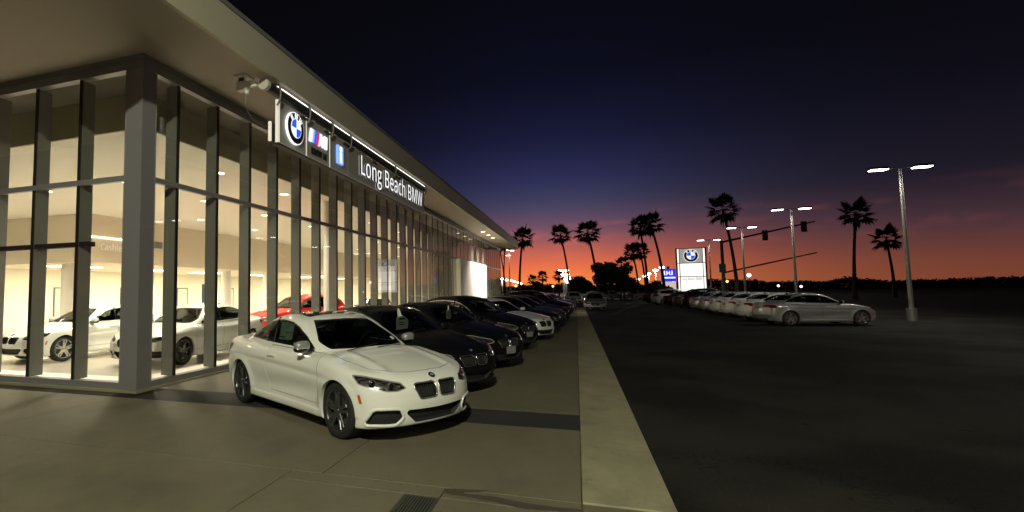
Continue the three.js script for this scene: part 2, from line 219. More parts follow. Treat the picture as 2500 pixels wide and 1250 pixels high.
function makeWheel(r, w, spokes, rimMat, pairTilt = 0.13) {
  const g = new THREE.Group(); g.name = 'wheel';
  const ri = r * 0.74, h = w / 2, prof = [[ri - 0.012, -h * 0.86], [ri, -h * 0.93], [ri + 0.02, -h], [r - 0.035, -h], [r - 0.01, -h * 0.9], [r, -h * 0.7]];
  for (const q of [-0.42, 0, 0.42]) prof.push([r, (q - 0.05) * h], [r - 0.007, (q - 0.04) * h], [r - 0.007, (q + 0.04) * h], [r, (q + 0.05) * h]);
  prof.push([r, h * 0.7], [r - 0.01, h * 0.9], [r - 0.035, h], [ri + 0.02, h], [ri, h * 0.93], [ri - 0.012, h * 0.86]);
  const lathe = (pts, n = 44) => new THREE.LatheGeometry(pts.map(([a, b]) => new THREE.Vector2(a, b)), n).rotateX(Math.PI / 2);
  part('tyre', lathe(prof), M.rubber, g);
  const list = [lathe([[ri + 0.004, h * 0.9], [ri - 0.004, h * 0.96], [ri - 0.016, h * 0.9], [ri - 0.022, h * 0.6], [ri - 0.03, h * 0.1], [ri - 0.03, -h * 0.8], [ri, -h * 0.86]])];
  for (let k = 0; k < spokes; k++) for (const s of [-1, 1]) {
    const a = k / spokes * Math.PI * 2 + 0.25, w0 = spokes > 6 ? 0.012 : 0.024, w1 = spokes > 6 ? 0.008 : 0.013, L = ri - 0.018;
    const sh = new THREE.Shape([new THREE.Vector2(0.03, -w0), new THREE.Vector2(L, -w1), new THREE.Vector2(L, w1), new THREE.Vector2(0.03, w0)]);
    const sp = new THREE.ExtrudeGeometry(sh, { depth: 0.022, bevelEnabled: true, bevelSize: 0.004, bevelThickness: 0.006, bevelSegments: 1 });
    sp.rotateZ(s * pairTilt * (spokes > 6 ? 0.5 : 1)); sp.translate(0, s * (spokes > 6 ? 0.004 : 0.006), 0); const q = sp.attributes.position; for (let v = 0; v < q.count; v++) q.setZ(v, q.getZ(v) + h * (0.62 + 0.2 * Math.hypot(q.getX(v), q.getY(v)) / ri)); sp.computeVertexNormals(); sp.rotateZ(a); list.push(sp);
  }
  list.push(new THREE.CylinderGeometry(0.032, 0.06, 0.03, 20).rotateX(Math.PI / 2).translate(0, 0, h * 0.68 + 0.02));
  for (let k = 0; k < 5; k++) list.push(new THREE.CylinderGeometry(0.009, 0.009, 0.012, 6).rotateX(Math.PI / 2).translate(0.05 * Math.cos(k * 1.2566), 0.05 * Math.sin(k * 1.2566), h * 0.68 + 0.018));
  part('rim', list, rimMat, g);
  part('brake_disc', [new THREE.CylinderGeometry(ri * 0.76, ri * 0.76, 0.025, 28).rotateX(Math.PI / 2).translate(0, 0, h * 0.15), rb(0.07, 0.2, 0.06, 0.02, ri * 0.6, 0.02, h * 0.2)], M.disc, g);
  return g;
}
const QUARTERS = (r, z, sgn) => [0, 1, 2, 3].filter((k) => k % 2 === sgn).map((k) => new THREE.CircleGeometry(r, 8, k * Math.PI / 2, Math.PI / 2).translate(0, 0, z));
function badge(parent, r, at, normal) { // small round enamel badge
  const q = new THREE.Quaternion().setFromUnitVectors(new THREE.Vector3(0, 0, 1), new THREE.Vector3(...normal).normalize()), put = (g) => g.applyQuaternion(q).translate(...at);
  const b = part('badge', put(new THREE.CylinderGeometry(r, r * 1.05, 0.008, 24).rotateX(Math.PI / 2)), M.trim, parent);
  part('badge_ring', put(new THREE.TorusGeometry(r, 0.0025, 6, 24).translate(0, 0, 0.004)), M.chrome, b);
  part('white_quarter', QUARTERS(r * 0.58, 0.0075, 0).map(put), M.plate, b); part('blue_quarter', QUARTERS(r * 0.58, 0.0075, 1).map(put), M.blue, b);
}
function makeCar(S) { // at the origin, nose along +x; returns a Group that is not in the scene yet
  const sdf = carField(S), g = new THREE.Group(), body = P.white; let m = carMesh(S, sdf, S.nx, S.nf, S.nt); const raw = { p: m.p, n: m.n, i: m.i };
  const surfX = (y, z, s = 1) => { let a = 0, b = 3; for (let q = 0; q < 30; q++) { const c = (a + b) / 2; if (sdf(s * c, y, z) > 0) b = c; else a = c; } return s * a; };
  const surfZ = (x, y) => { let a = 0, b = 1.4; for (let q = 0; q < 26; q++) { const c = (a + b) / 2; if (sdf(x, y, c) > 0) b = c; else a = c; } return a; };
  const surfY = (x, z) => { let a = 0.4, b = 2.2; for (let q = 0; q < 26; q++) { const c = (a + b) / 2; if (sdf(x, c, z) > 0) b = c; else a = c; } return a; };
  const nose = S.nose, az = (x, z, c) => Math.atan2(z, x - c), R = {}; let inside;
  // openings in the skin (all given for z >= 0)
  const arch = (x, y, z) => z < 0.45 ? 1 : Math.min(Math.hypot(x - S.wx, y - S.tr), Math.hypot(x + S.wx, y - S.tr)) - S.arch;
  const sideW = poly(S.sideGlass), side = (x, y, z) => Math.max(sideW(x, y), S.gw - S.tumble * (y - S.belt) - 0.135 - 0.5 * S.taper * sstep(0.5, 2, -x) - z);
  const wsP = rpoly(S.windscreen, 0.05), ws = (x, y, z) => Math.max(wsP(z, y), S.wsx - x), rwP = rpoly(S.rearGlass, 0.05), rw = (x, y, z) => Math.max(rwP(z, y), x - S.rwx);
    [, m] = cut(m, arch, 0.05, [0, 0, -1]);
  const takeGlass = (f, t) => { [inside, m] = cut(m, f, 0.014); const [gl, tr] = cut(inside, (x, y, z) => f(x, y, z) + t, 0.004); return [shift(gl, -0.007), shift(tr, -0.004)]; };
  const [sg, st] = takeGlass(side, 0.02), [wg, wt] = takeGlass(ws, 0.022), [rg, rt] = takeGlass(rw, 0.022);
  // lamps
  const hlP = rpoly(S.headlamp, 0.012), hl = (x, y, z) => x < 1 ? 9 : hlP(az(x, z, nose - 0.97), y), tlP = rpoly(S.taillamp, 0.01), tl = (x, y, z) => x > -1 ? 9 : tlP(Math.atan2(z, -x - (S.tail - 0.9)), y);
  let hlWall, kidWall, itWall; [inside, m, hlWall] = cut(m, hl, 0.07, null, true); const lens = shift(inside, -0.002), housing = shift(inside, -0.07), hlEdge = cut(shift(inside, -0.004), (x, y, z) => hl(x, y, z) + 0.01, 0.01)[1];
  [inside, m] = cut(m, tl, 0.008); const tail = shift(inside, 0.001);
  // kidneys, intakes
  const kP = rpoly(S.kidney, 0.035), kid = (x, y, z) => x < 1.4 ? 9 : kP(z, y), inP = rpoly(S.intake, 0.03), midP = rpoly(S.lower, 0.03), it = (x, y, z) => x < 1.2 ? 9 : Math.min(inP(z, y), midP(z, y));
  const shell = cut(shift(raw, -0.03), (x, y, z) => Math.min(arch(x, y, z), side(x, y, z), ws(x, y, z), rw(x, y, z), hl(x, y, z), kid(x, y, z), it(x, y, z)))[1];
  [inside, m, kidWall] = cut(m, kid, 0.09, null, true); const kidBack = join(kidWall, shift(inside, -0.09)); [inside, m, itWall] = cut(m, it, 0.055, null, true); const mesh0 = join(shift(inside, -0.055), itWall);
  // side marker
  const mk = rpoly(S.marker, 0.004); [inside, m] = cut(m, (x, y, z) => Math.max(mk(x, y), 0.4 - z), 0.003); const marker = shift(inside, 0.002);
  let sun = null; if (S.sunroof) { const sr = rpoly(S.sunroof, 0.04); [inside, m] = cut(m, (x, y, z) => Math.max(sr(x, z), S.belt + 0.25 - y), 0.01); sun = shift(inside, 0.0); }
  // panels with gaps
  const panel = (f, gap = 0.007) => { [inside, m] = cut(m, f, 0.02); return cut(inside, (x, y, z) => f(x, y, z) + gap, 0)[0]; };
  const hd = poly(S.hood), hood = panel((x, y, z) => Math.max(hd(x, z), 0.55 - y));
  const doors = S.doors.map((pts) => { const f = poly(pts); return panel((x, y, z) => Math.max(f(x, y), 0.4 - z)); });
  const tp = poly(S.trunk), trunk = panel((x, y, z) => x > -1 ? 9 : Math.max(tp(z, y), x - S.trunkX));
  part('body', geo(both(m)), body, g); part('body_liner', geo(both(shell)), M.shell, g);
  part('hood', geo(both(hood)), body, g);
  const lid = part('boot_lid', geo(both(trunk)), body, g);
  for (const s of [1, -1]) { const d0 = s > 0 ? (k) => k : flip;
    doors.forEach((d, k) => { const dm = part('door', geo(d0(d)), body, g); const [hx, hy] = S.handles[k], hz = surfZ(hx, hy) * 1; part('handle', [rb(0.2, 0.028, 0.022, 0.01, hx, hy, s * (hz + 0.026)), rb(0.03, 0.024, 0.03, 0.008, hx + 0.08, hy, s * (hz + 0.008)), rb(0.03, 0.024, 0.03, 0.008, hx - 0.08, hy, s * (hz + 0.008))], body, dm); });
    const h = part('headlight', geo(d0(join(housing, hlWall))), M.housing, g); part('lens', geo(d0(lens)), M.lens, h); part('lamp_edge', geo(d0(hlEdge)), M.drl, h);
    for (const [a, y, r] of S.projectors) { const c = nose - 0.97; let lo = 0, hi = 2; for (let q = 0; q < 24; q++) { const t = (lo + hi) / 2; if (sdf(c + Math.cos(a) * t, y, Math.sin(a) * t) > 0) hi = t; else lo = t; } const t = lo - 0.045, x = c + Math.cos(a) * t, z = s * Math.sin(a) * t, ry = Math.PI / 2 - s * a * 0.45; const put = (q) => q.rotateY(ry).translate(x, y, z);
      part('lamp_ring', put(new THREE.TorusGeometry(r, 0.008, 6, 20)), M.chrome, h); part('projector', put(new THREE.SphereGeometry(r * 0.92, 14, 10).scale(1, 1, 0.5)), M.projector, h); }
    part('reflector', S.fins.map(([a, y, w]) => { const c = nose - 0.97; let lo = 0, hi = 2; for (let q = 0; q < 24; q++) { const t = (lo + hi) / 2; if (sdf(c + Math.cos(a) * t, y, Math.sin(a) * t) > 0) hi = t; else lo = t; } const t = lo - 0.03; return rb(0.02, 0.012, w, 0.004, 0, 0, 0, 1).rotateY(-s * a * 0.5).translate(c + Math.cos(a) * t, y, s * Math.sin(a) * t); }), M.chrome, h);
    part('tail_light', geo(d0(tail)), M.tailRed, g);
    part('side_marker', geo(d0(marker)), M.amber, g);
    part('side_window', geo(d0(sg)), M.carGlass, g); part('window_trim', geo(d0(st)), M.trim, g);
    for (const [x0, y0, x1, y1, w] of S.pillars) part('pillar', tube([0, 0.35, 0.7, 1].map((t) => { const x = x0 + (x1 - x0) * t, y = y0 + (y1 - y0) * t; return [x, y, s * (surfZ(x, y) - 0.006)]; }), w, 4, 8), M.trim, g);
    // kidney: frame, slats
    const cz = S.kidney.reduce((q, k) => q + k[0], 0) / 4, cy = S.kidney.reduce((q, k) => q + k[1], 0) / 4, ring = []; for (let k = 0; k < 28; k++) { const a = k / 28 * Math.PI * 2; let lo = 0, hi = 0.4; for (let q = 0; q < 22; q++) { const t = (lo + hi) / 2; if (kP(cz + Math.cos(a) * t, cy + Math.sin(a) * t) > 0) hi = t; else lo = t; } const z = cz + Math.cos(a) * lo, y = cy + Math.sin(a) * lo; ring.push([surfX(y, z) + 0.003, y, s * z]); }
    const gr = part('grille', geo(d0(kidBack)), M.matt, g); part('grille_frame', tube(ring, 0.0095, 6, 56, true), S.grilleFrame ?? M.chrome, gr);
    const zs = S.kidney.map((k) => k[0]), ys = S.kidney.map((k) => k[1]), slats = []; for (let z = Math.min(...zs) + 0.03; z < Math.max(...zs) - 0.02; z += 0.027) { let t0 = cy, t1 = cy; while (kP(z, t1 + 0.01) < -0.006) t1 += 0.01; while (kP(z, t0 - 0.01) < -0.006) t0 -= 0.01; if (t1 - t0 > 0.03) slats.push(bar([surfX(t0, z) - 0.035, t0, s * z], [surfX(t1, z) - 0.035, t1, s * z], 0.0055, 5)); }
    part('grille_slats', slats, M.matt, gr);
    const ifr = []; const icz = S.intake.reduce((q, k) => q + k[0], 0) / S.intake.length, icy = S.intake.reduce((q, k) => q + k[1], 0) / S.intake.length; for (let k = 0; k < 30; k++) { const a = k / 30 * Math.PI * 2; let lo = 0, hi = 0.4; for (let q = 0; q < 22; q++) { const t = (lo + hi) / 2; if (inP(icz + Math.cos(a) * t, icy + Math.sin(a) * t) > 0) hi = t; else lo = t; } lo += 0.012; const z = icz + Math.cos(a) * lo, y = icy + Math.sin(a) * lo; ifr.push([surfX(y, z) - 0.004, y, s * z]); }
    const it0 = part('air_intake', geo(d0(cut(mesh0, (x, y, z) => midP(z, y), 0)[1])), M.matt, g); part('intake_frame', tube(ifr, 0.019, 6, 60, true), body, it0);
    const [mx, my] = S.mirrorAt, mz = surfZ(mx, my), mi = part('wing_mirror', (() => { const q = new THREE.SphereGeometry(1, 20, 14); const v = q.attributes.position; for (let k = 0; k < v.count; k++) { let x = v.getX(k), y = v.getY(k), z = v.getZ(k); const f = (t, e) => Math.sign(t) * Math.pow(Math.abs(t), e); x = f(x, 0.75) * 0.075; y = f(y, 0.7) * (0.066 - 0.012 * z); z = f(z, 0.7) * 0.105; if (x < 0) x *= 0.45; v.setXYZ(k, x + 0.06 * -Math.abs(z) * 0.4, y, z); } q.computeVertexNormals(); return q.translate(mx, my + 0.045, s * (mz + 0.175)); })(), S.mirrorMat ?? body, g);
    part('mirror_base', [rb(0.1, 0.035, 0.2, 0.014, mx - 0.01, my - 0.02, s * (mz + 0.1)), new THREE.SphereGeometry(1, 18, 12).scale(0.078, 0.046, 0.112).translate(mx - 0.004, my + 0.002, s * (mz + 0.178))], M.trim, mi); part('mirror_glass', rb(0.006, 0.1, 0.18, 0.002, mx - 0.047, my + 0.045, s * (mz + 0.175), 1), M.mirror, mi);
    for (const wx of [S.wx, -S.wx]) { const w = makeWheel(S.tr, 0.225, S.spokes, S.rim); w.position.set(wx, S.tr, s * (surfZ(wx, S.tr + S.arch + 0.05) - 0.14)); if (s < 0) w.rotation.y = Math.PI; g.add(w);
      }
  }
  part('arch_liner', [1, -1].flatMap((s) => [S.wx, -S.wx].map((wx) => new THREE.CylinderGeometry(S.arch + 0.012, S.arch + 0.012, 0.34, 28, 1, true, 0, Math.PI).rotateX(Math.PI / 2).rotateZ(Math.PI / 2).translate(wx, S.tr, s * 0.68))), M.shell, g);
  part('windscreen', geo(both(wg)), M.carGlass, g); part('windscreen_edge', geo(both(wt)), M.trim, g); part('rear_window', geo(both(rg)), M.carGlass, g); part('rear_window_edge', geo(both(rt)), M.trim, g);
  part('lower_intake', geo(both(cut(mesh0, (x, y, z) => midP(z, y), 0)[0])), M.matt, g);
  if (sun) part('sunroof', geo(both(sun)), M.roofGlass, g);
  const fin = new THREE.ExtrudeGeometry(new THREE.Shape([[0, 0], [0.16, 0], [0.03, 0.055], [0, 0.05]].map((p) => new THREE.Vector2(...p))), { depth: 0.02, bevelEnabled: true, bevelSize: 0.006, bevelThickness: 0.006, bevelSegments: 1 }).translate(S.finX, surfY(S.finX + 0.06, 0) - 0.008, -0.01);
  part('roof_antenna', fin, M.trim, g);
  { const y = S.badgeY, x = surfX(y, 0), e = 0.01, nx = sdf(x + e, y, 0) - sdf(x - e, y, 0), ny = sdf(x, y + e, 0) - sdf(x, y - e, 0), l = Math.hypot(nx, ny); badge(g, 0.041, [x + nx / l * 0.004, y + ny / l * 0.004, 0], [nx, ny, 0]); }
  { const y = S.rearBadgeY, x = surfX(y, 0, -1); badge(g, 0.04, [x - 0.004, y, 0], [-1, 0.1, 0]); }
  if (S.plateY) { const x = surfX(S.plateY, 0) + 0.012; const pl = part('number_plate', rb(0.008, 0.15, 0.3, 0.003, x, S.plateY, 0, 1), M.plate, g); part('plate_holder', rb(0.012, 0.17, 0.32, 0.004, x - 0.012, S.plateY, 0, 1), M.matt, pl); }
  { const x = surfX(S.rearPlateY, 0, -1) - 0.006; part('rear_plate', rb(0.008, 0.15, 0.3, 0.003, x, S.rearPlateY, 0, 1), M.plate, g); part('rear_diffuser', [rb(0.12, 0.12, 1.0, 0.03, surfX(0.28, 0.3, -1) + 0.045, 0.25, 0)], M.matt, g); }
  // cabin
  const by = S.belt; const seat = (x, z) => [rb(0.16, 0.62, 0.48, 0.06, 0, 0.3, 0, 3).rotateZ(0.28).translate(x, by - 0.43, z), rb(0.1, 0.18, 0.27, 0.05, 0, 0, 0, 3).rotateZ(0.15).translate(x - 0.19, by + 0.24, z), rb(0.5, 0.14, 0.5, 0.05, x + 0.25, by - 0.45, z)];
  part('cabin', [...seat(-0.15, 0.37), ...seat(-0.15, -0.37), rb(0.16, 0.5, 1.2, 0.06, S.bench, by - 0.18, 0), rb(0.42, 0.2, 1.16, 0.08, S.dash - 0.07, by - 0.08, 0, 3), rb(2.5, 0.04, 1.3, 0.01, -0.3, by - 0.55, 0, 1), rb(0.5, 0.03, 1.2, 0.01, S.bench - 0.4, by + 0.02, 0, 1)], M.seat, g);
  part('steering_wheel', [new THREE.TorusGeometry(0.18, 0.016, 8, 28).rotateY(Math.PI / 2).rotateZ(-0.4).translate(S.dash - 0.36, by + 0.02, -0.37), rb(0.03, 0.1, 0.14, 0.02, S.dash - 0.35, by + 0.02, -0.37)], M.seat, g);
  part('rear_view_mirror', rb(0.03, 0.065, 0.22, 0.012, S.wsx + 0.16, S.roofY - 0.13, 0), M.matt, g);
  part('wipers', [bar([S.dash + 0.34, surfY(S.dash + 0.34, 0.5) + 0.012, 0.5], [S.dash + 0.25, surfY(S.dash + 0.25, -0.05) + 0.012, -0.05], 0.007, 5), bar([S.dash + 0.36, surfY(S.dash + 0.36, 0) + 0.012, 0.02], [S.dash + 0.2, surfY(S.dash + 0.2, -0.52) + 0.012, -0.52], 0.007, 5)], M.matt, g);
  return { g, sdf, surfX, surfY, surfZ, sideGlass: sg, windscreen: wg };
}
const coupe = {
  nx: 170, nf: 74, nt: 112, spine: 1.5, y0: 0.52, wx: 1.345, tr: 0.322, arch: 0.356, belly: 0.17, belt: 0.93, crease: 0.77, crown: 0.055, gw: 0.775, tumble: 0.36, taper: 0.12, nose: 2.165, tail: 2.2, roofY: 1.415, rim: M.rimDark, spokes: 5,
  plan: [[-2.3, 0.77], [-1.9, 0.845], [-1.345, 0.888], [-0.6, 0.876], [0.3, 0.868], [1.345, 0.884], [1.75, 0.852], [2.05, 0.79], [2.3, 0.7]],
  sec: [[0.12, 0.93], [0.22, 0.965], [0.32, 0.975], [0.5, 0.99], [0.62, 1.0], [0.75, 1.0], [0.85, 0.975], [0.95, 0.93], [1.1, 0.86]],
  top: [[-2.3, 1.0], [-2.1, 1.02], [-1.8, 1.015], [-1.3, 0.985], [-0.4, 0.95], [0.6, 0.955], [0.95, 0.965], [1.3, 0.915], [1.7, 0.832], [2.0, 0.745], [2.25, 0.63]],
  roof: [[1.25, 0.86], [1.05, 0.945], [0.8, 1.075], [0.5, 1.22], [0.22, 1.335], [0, 1.385], [-0.3, 1.415], [-0.6, 1.4], [-0.9, 1.335], [-1.3, 1.19], [-1.6, 1.06], [-1.85, 0.96]],
  front: [[0.12, 2.03], [0.2, 2.11], [0.3, 2.145], [0.45, 2.165], [0.56, 2.155], [0.66, 2.115], [0.74, 2.05], [0.82, 1.94]], rear: [[0.12, -2.0], [0.3, -2.14], [0.5, -2.21], [0.7, -2.2], [0.88, -2.16], [1.0, -2.13], [1.1, -2.1]],
  sideGlass: [[0.64, 0.965], [0.36, 1.12], [0.12, 1.225], [-0.1, 1.285], [-0.4, 1.312], [-0.68, 1.298], [-0.95, 1.235], [-1.18, 1.145], [-1.35, 1.06], [-1.38, 1.03], [-1.3, 1.01], [-0.5, 0.985], [0.2, 0.97]],
  windscreen: [[-0.3, 0.985], [-0.3, 1.335], [0.485, 1.315], [0.64, 1.0], [0.62, 0.965]], wsx: 0.12, rearGlass: [[-0.3, 1.085], [-0.3, 1.335], [0.47, 1.31], [0.6, 1.1], [0.58, 1.085]], rwx: -0.86,
  headlamp: [[0.45, 0.612], [0.5, 0.672], [0.75, 0.728], [0.95, 0.758], [1.09, 0.768], [1.0, 0.69], [0.85, 0.628], [0.66, 0.59], [0.54, 0.588]],
  projectors: [[0.62, 0.642, 0.036], [0.84, 0.672, 0.04]], fins: [[0.5, 0.645, 0.07], [0.73, 0.69, 0.1], [0.97, 0.725, 0.09], [1.02, 0.7, 0.06], [0.73, 0.62, 0.08]],
  taillamp: [[0.42, 0.83], [0.42, 0.9], [0.75, 0.925], [1.06, 0.9], [1.08, 0.84], [0.98, 0.77], [0.78, 0.77], [0.7, 0.82]],
  kidney: [[0.026, 0.497], [0.026, 0.66], [0.325, 0.66], [0.28, 0.492]], intake: [[0.52, 0.235], [0.475, 0.3], [0.5, 0.395], [0.76, 0.4], [0.8, 0.235]], lower: [[-0.1, 0.235], [-0.1, 0.375], [0.43, 0.385], [0.33, 0.235]],
  marker: [[1.735, 0.56], [1.765, 0.56], [1.80, 0.46], [1.772, 0.46]], sunroof: [[0.02, -0.45], [0.02, 0.45], [-0.6, 0.45], [-0.6, -0.45]],
  hood: [[1.02, -0.1], [0.99, 0.45], [0.93, 0.71], [1.3, 0.7], [1.66, 0.64], [1.84, 0.5], [1.93, 0.25], [1.95, -0.1]],
  doors: [[[0.9, 0.93], [0.93, 0.7], [0.92, 0.33], [-0.42, 0.33], [-0.5, 0.6], [-0.52, 0.955], [0.2, 0.945]]], handles: [[-0.33, 0.82]],
  trunk: [[-0.1, 0.62], [-0.1, 1.2], [0.62, 1.2], [0.66, 0.98], [0.44, 0.9], [0.42, 0.62]], trunkX: -1.62, pillars: [[-0.47, 0.99, -0.56, 1.33, 0.022]], mirrorAt: [0.6, 0.97], mirrorMat: null, finX: -0.95, badgeY: 0.715, rearBadgeY: 0.93, rearPlateY: 0.78, bench: -0.98, dash: 0.7,
};
coupe.mirrorMat = P.silver;
const stretch = (S, fx, fy) => { const o = { ...S }; for (const k of ['plan', 'top', 'roof']) o[k] = S[k].map(([x, v]) => [fx(x), k === 'plan' ? v : fy(v)]); for (const k of ['sideGlass', 'marker']) o[k] = S[k].map(([x, y]) => [fx(x), fy(y)]); o.doors = S.doors.map((d) => d.map(([x, y]) => [fx(x), fy(y)])); o.handles = S.handles.map(([x, y]) => [fx(x), fy(y)]); o.pillars = S.pillars.map(([a, b, c, d, w]) => [fx(a), fy(b), fx(c), fy(d), w]); for (const k of ['windscreen', 'rearGlass', 'trunk', 'kidney', 'intake', 'lower', 'headlamp', 'taillamp']) o[k] = S[k].map(([z, y]) => [z, fy(y)]); for (const k of ['front', 'rear']) o[k] = S[k].map(([y, x]) => [fy(y), fx(x)]); o.sec = S.sec.map(([y, v]) => [fy(y), v]); for (const k of ['sunroof', 'hood']) if (S[k]) o[k] = S[k].map(([x, z]) => [fx(x), z]); o.projectors = S.projectors.map(([a, y, r]) => [a, fy(y), r]); o.fins = S.fins.map(([a, y, r]) => [a, fy(y), r]); for (const k of ['belt', 'crease', 'badgeY', 'rearBadgeY', 'rearPlateY', 'roofY']) o[k] = fy(S[k]); o.mirrorAt = [fx(S.mirrorAt[0]), fy(S.mirrorAt[1])]; for (const k of ['nose', 'tail', 'wx']) o[k] = Math.abs(fx(S[k])); for (const k of ['wsx', 'rwx', 'trunkX', 'finX', 'bench', 'dash']) o[k] = fx(S[k]); return o; };
const sedan = { ...stretch(coupe, (x) => x * 1.045, (y) => y), nx: 110, nf: 54, nt: 84, gw: 0.79, mirrorMat: P.white, rim: M.rimSilver, plateY: 0.43, sunroof: null, taper: 0.1, roofY: 1.43,
  roof: [[1.3, 0.86], [1.1, 0.95], [0.84, 1.085], [0.55, 1.225], [0.28, 1.345], [0, 1.405], [-0.3, 1.43], [-0.7, 1.42], [-1.05, 1.355], [-1.4, 1.22], [-1.75, 1.06], [-1.95, 0.97]],
  sideGlass: [[0.68, 0.965], [0.4, 1.12], [0.15, 1.235], [-0.1, 1.298], [-0.4, 1.328], [-0.75, 1.318], [-1.03, 1.258], [-1.25, 1.175], [-1.45, 1.075], [-1.47, 1.04], [-1.42, 1.01], [-0.5, 0.985], [0.2, 0.97]],
  rwx: -1.0, rearGlass: [[-0.3, 1.1], [-0.3, 1.345], [0.48, 1.32], [0.62, 1.115], [0.6, 1.1]], trunkX: -1.75,
  doors: [[[0.94, 0.93], [0.97, 0.7], [0.96, 0.33], [-0.08, 0.33], [-0.1, 0.6], [-0.1, 0.955], [0.2, 0.945]], [[-0.125, 0.95], [-0.125, 0.6], [-0.105, 0.33], [-0.78, 0.33], [-0.9, 0.5], [-1.05, 0.68], [-1.08, 0.965]]], handles: [[0.04, 0.82], [-0.93, 0.845]],
  pillars: [[-0.1, 0.985, -0.14, 1.345, 0.026], [-1.1, 1.01, -1.02, 1.285, 0.014]], finX: -1.05, bench: -1.05 };
const suv = { ...stretch(sedan, (x) => x, (y) => y < 0.33 ? y * 1.15 : 0.38 + (y - 0.33) * 1.17), nx: 90, nf: 44, nt: 74, tr: 0.36, arch: 0.4, belly: 0.22, y0: 0.62, gw: 0.82, tumble: 0.25, taper: 0.08, hatch: true, plateY: 0.52,
  roof: [[1.3, 0.98], [1.1, 1.1], [0.84, 1.26], [0.55, 1.43], [0.28, 1.57], [0, 1.64], [-0.4, 1.68], [-1.0, 1.66], [-1.6, 1.58], [-1.85, 1.5], [-2.1, 1.2], [-2.2, 1.02]], roofY: 1.67,
  rwx: -1.7, rearGlass: [[-0.3, 1.24], [-0.3, 1.5], [0.5, 1.48], [0.6, 1.26], [0.58, 1.24]], trunkX: -2.0, finX: -1.6,
  sideGlass: [[0.76, 1.125], [0.42, 1.31], [0.15, 1.44], [-0.1, 1.505], [-0.6, 1.535], [-1.1, 1.52], [-1.55, 1.455], [-1.72, 1.38], [-1.72, 1.25], [-1.5, 1.18], [-0.5, 1.145], [0.2, 1.13]], pillars: [[-0.1, 1.15, -0.14, 1.57, 0.028], [-1.1, 1.18, -1.06, 1.56, 0.022]] };
// ---------- ground ----------
const X0 = -7.37, D0 = 7.1, TOP = 6.1, BAY = 1.192, DEND = 53.6;      // glass planes of the showroom and its far end
struct('ground', uvBy(bx(-700, 700, -0.4, -0.004, -300, 1500), 0, 2, 9), M.asphalt);
{
  // concrete apron in slabs with tooled joints, dark cross strip, pale kerb strip
  const apron = new THREE.Group(); apron.name = 'apron'; apron.userData.kind = 'structure'; scene.add(apron);
  const slab = (x0, x1, d0, d1, m = M.concrete, n = 'slab') => { const g = new RoundedBoxGeometry(x1 - x0 - 0.008, 0.12, d1 - d0 - 0.008, 1, 0.004).translate((x0 + x1) / 2, -0.06 + 0.008, -(d0 + d1) / 2); part(n, uvBy(g, 0, 2, 7.3), m, apron); };
  const xs = [-46, -40, -34, -28, -22.5, -17, -12.2, -7.3, -2.31, -0.016], zs = [4.42, 6.64];
  for (let k = 0; k < xs.length - 1; k++) for (let j = 0; j < zs.length - 1; j++) slab(xs[k], xs[k + 1], zs[j], zs[j + 1]);
  slab(-7.0, -0.016, 6.64, 7.46, M.darkPave, 'dark_strip');
  for (let d = 7.46; d < 56; d += 5.4) { slab(-7.3, -3.66, d, d + 5.4); slab(-3.66, -0.016, d, d + 5.4); }
  for (let k = 0; k < 7; k++) { const a = [-46, -40, -34, -28, -22, -16, -9, -2.63][k], b = [-40, -34, -28, -22, -16, -9, -2.63][k]; for (const d of [-6, -0.8]) slab(a, b, d, d === -6 ? -0.8 : 4.42); }
  slab(-2.63, -0.03, -6, -0.8); slab(-2.63, -1.42, -0.8, 4.2); slab(-1.42, -1.12, -0.8, 3.2); slab(-1.12, -0.03, -0.8, 4.2);
  slab(-2.63, -1.12, 4.2, 4.42, M.concrete, 'gutter_strip'); slab(-1.12, -0.016, 4.2, 4.42, M.concrete, 'gutter_strip'); part('trench_bottom', bx(-1.42, -1.12, -0.2, -0.1, 3.2, 4.2), M.black, apron);
  const kerb = new THREE.Group(); kerb.name = 'kerb_strip'; kerb.userData.kind = 'structure'; scene.add(kerb);
  for (let d = 4.4; d < 47; d += 4.25) { const g = new RoundedBoxGeometry(0.68, 0.16, 4.242, 2, 0.012).translate(0.325, -0.055, -(d + 2.125)); part('kerb_stone', uvBy(g, 0, 2, 4.1), M.kerb, kerb); }
  part('kerb_stone', uvBy(new RoundedBoxGeometry(0.68, 0.16, 5.4, 2, 0.012).translate(0.325, -0.062, -1.69), 0, 2, 4.1), M.concrete, kerb);
  const gs = new THREE.Shape([[-1.115, 4.32], [-1.105, 4.384], [-0.987, 4.41], [-0.764, 4.443], [-0.951, 4.361], [-0.943, 4.32], [-0.685, 4.33], [-0.442, 4.278], [-0.215, 4.268], [-0.051, 4.285], [-0.008, 4.263], [-0.159, 4.212], [-0.433, 4.176], [-0.671, 4.236], [-0.922, 4.278], [-1.054, 4.279]].map(([x, d]) => new THREE.Vector2(x, d)).reverse()); part('dark_crescent', new THREE.ExtrudeGeometry(gs, { depth: 0.004, bevelEnabled: false }).rotateX(-Math.PI / 2).translate(0, 0.013, 0), std([0.06, 0.05, 0.033], 0.75), kerb);  // thin dark crescent of irregular outline laid over the gutter
}
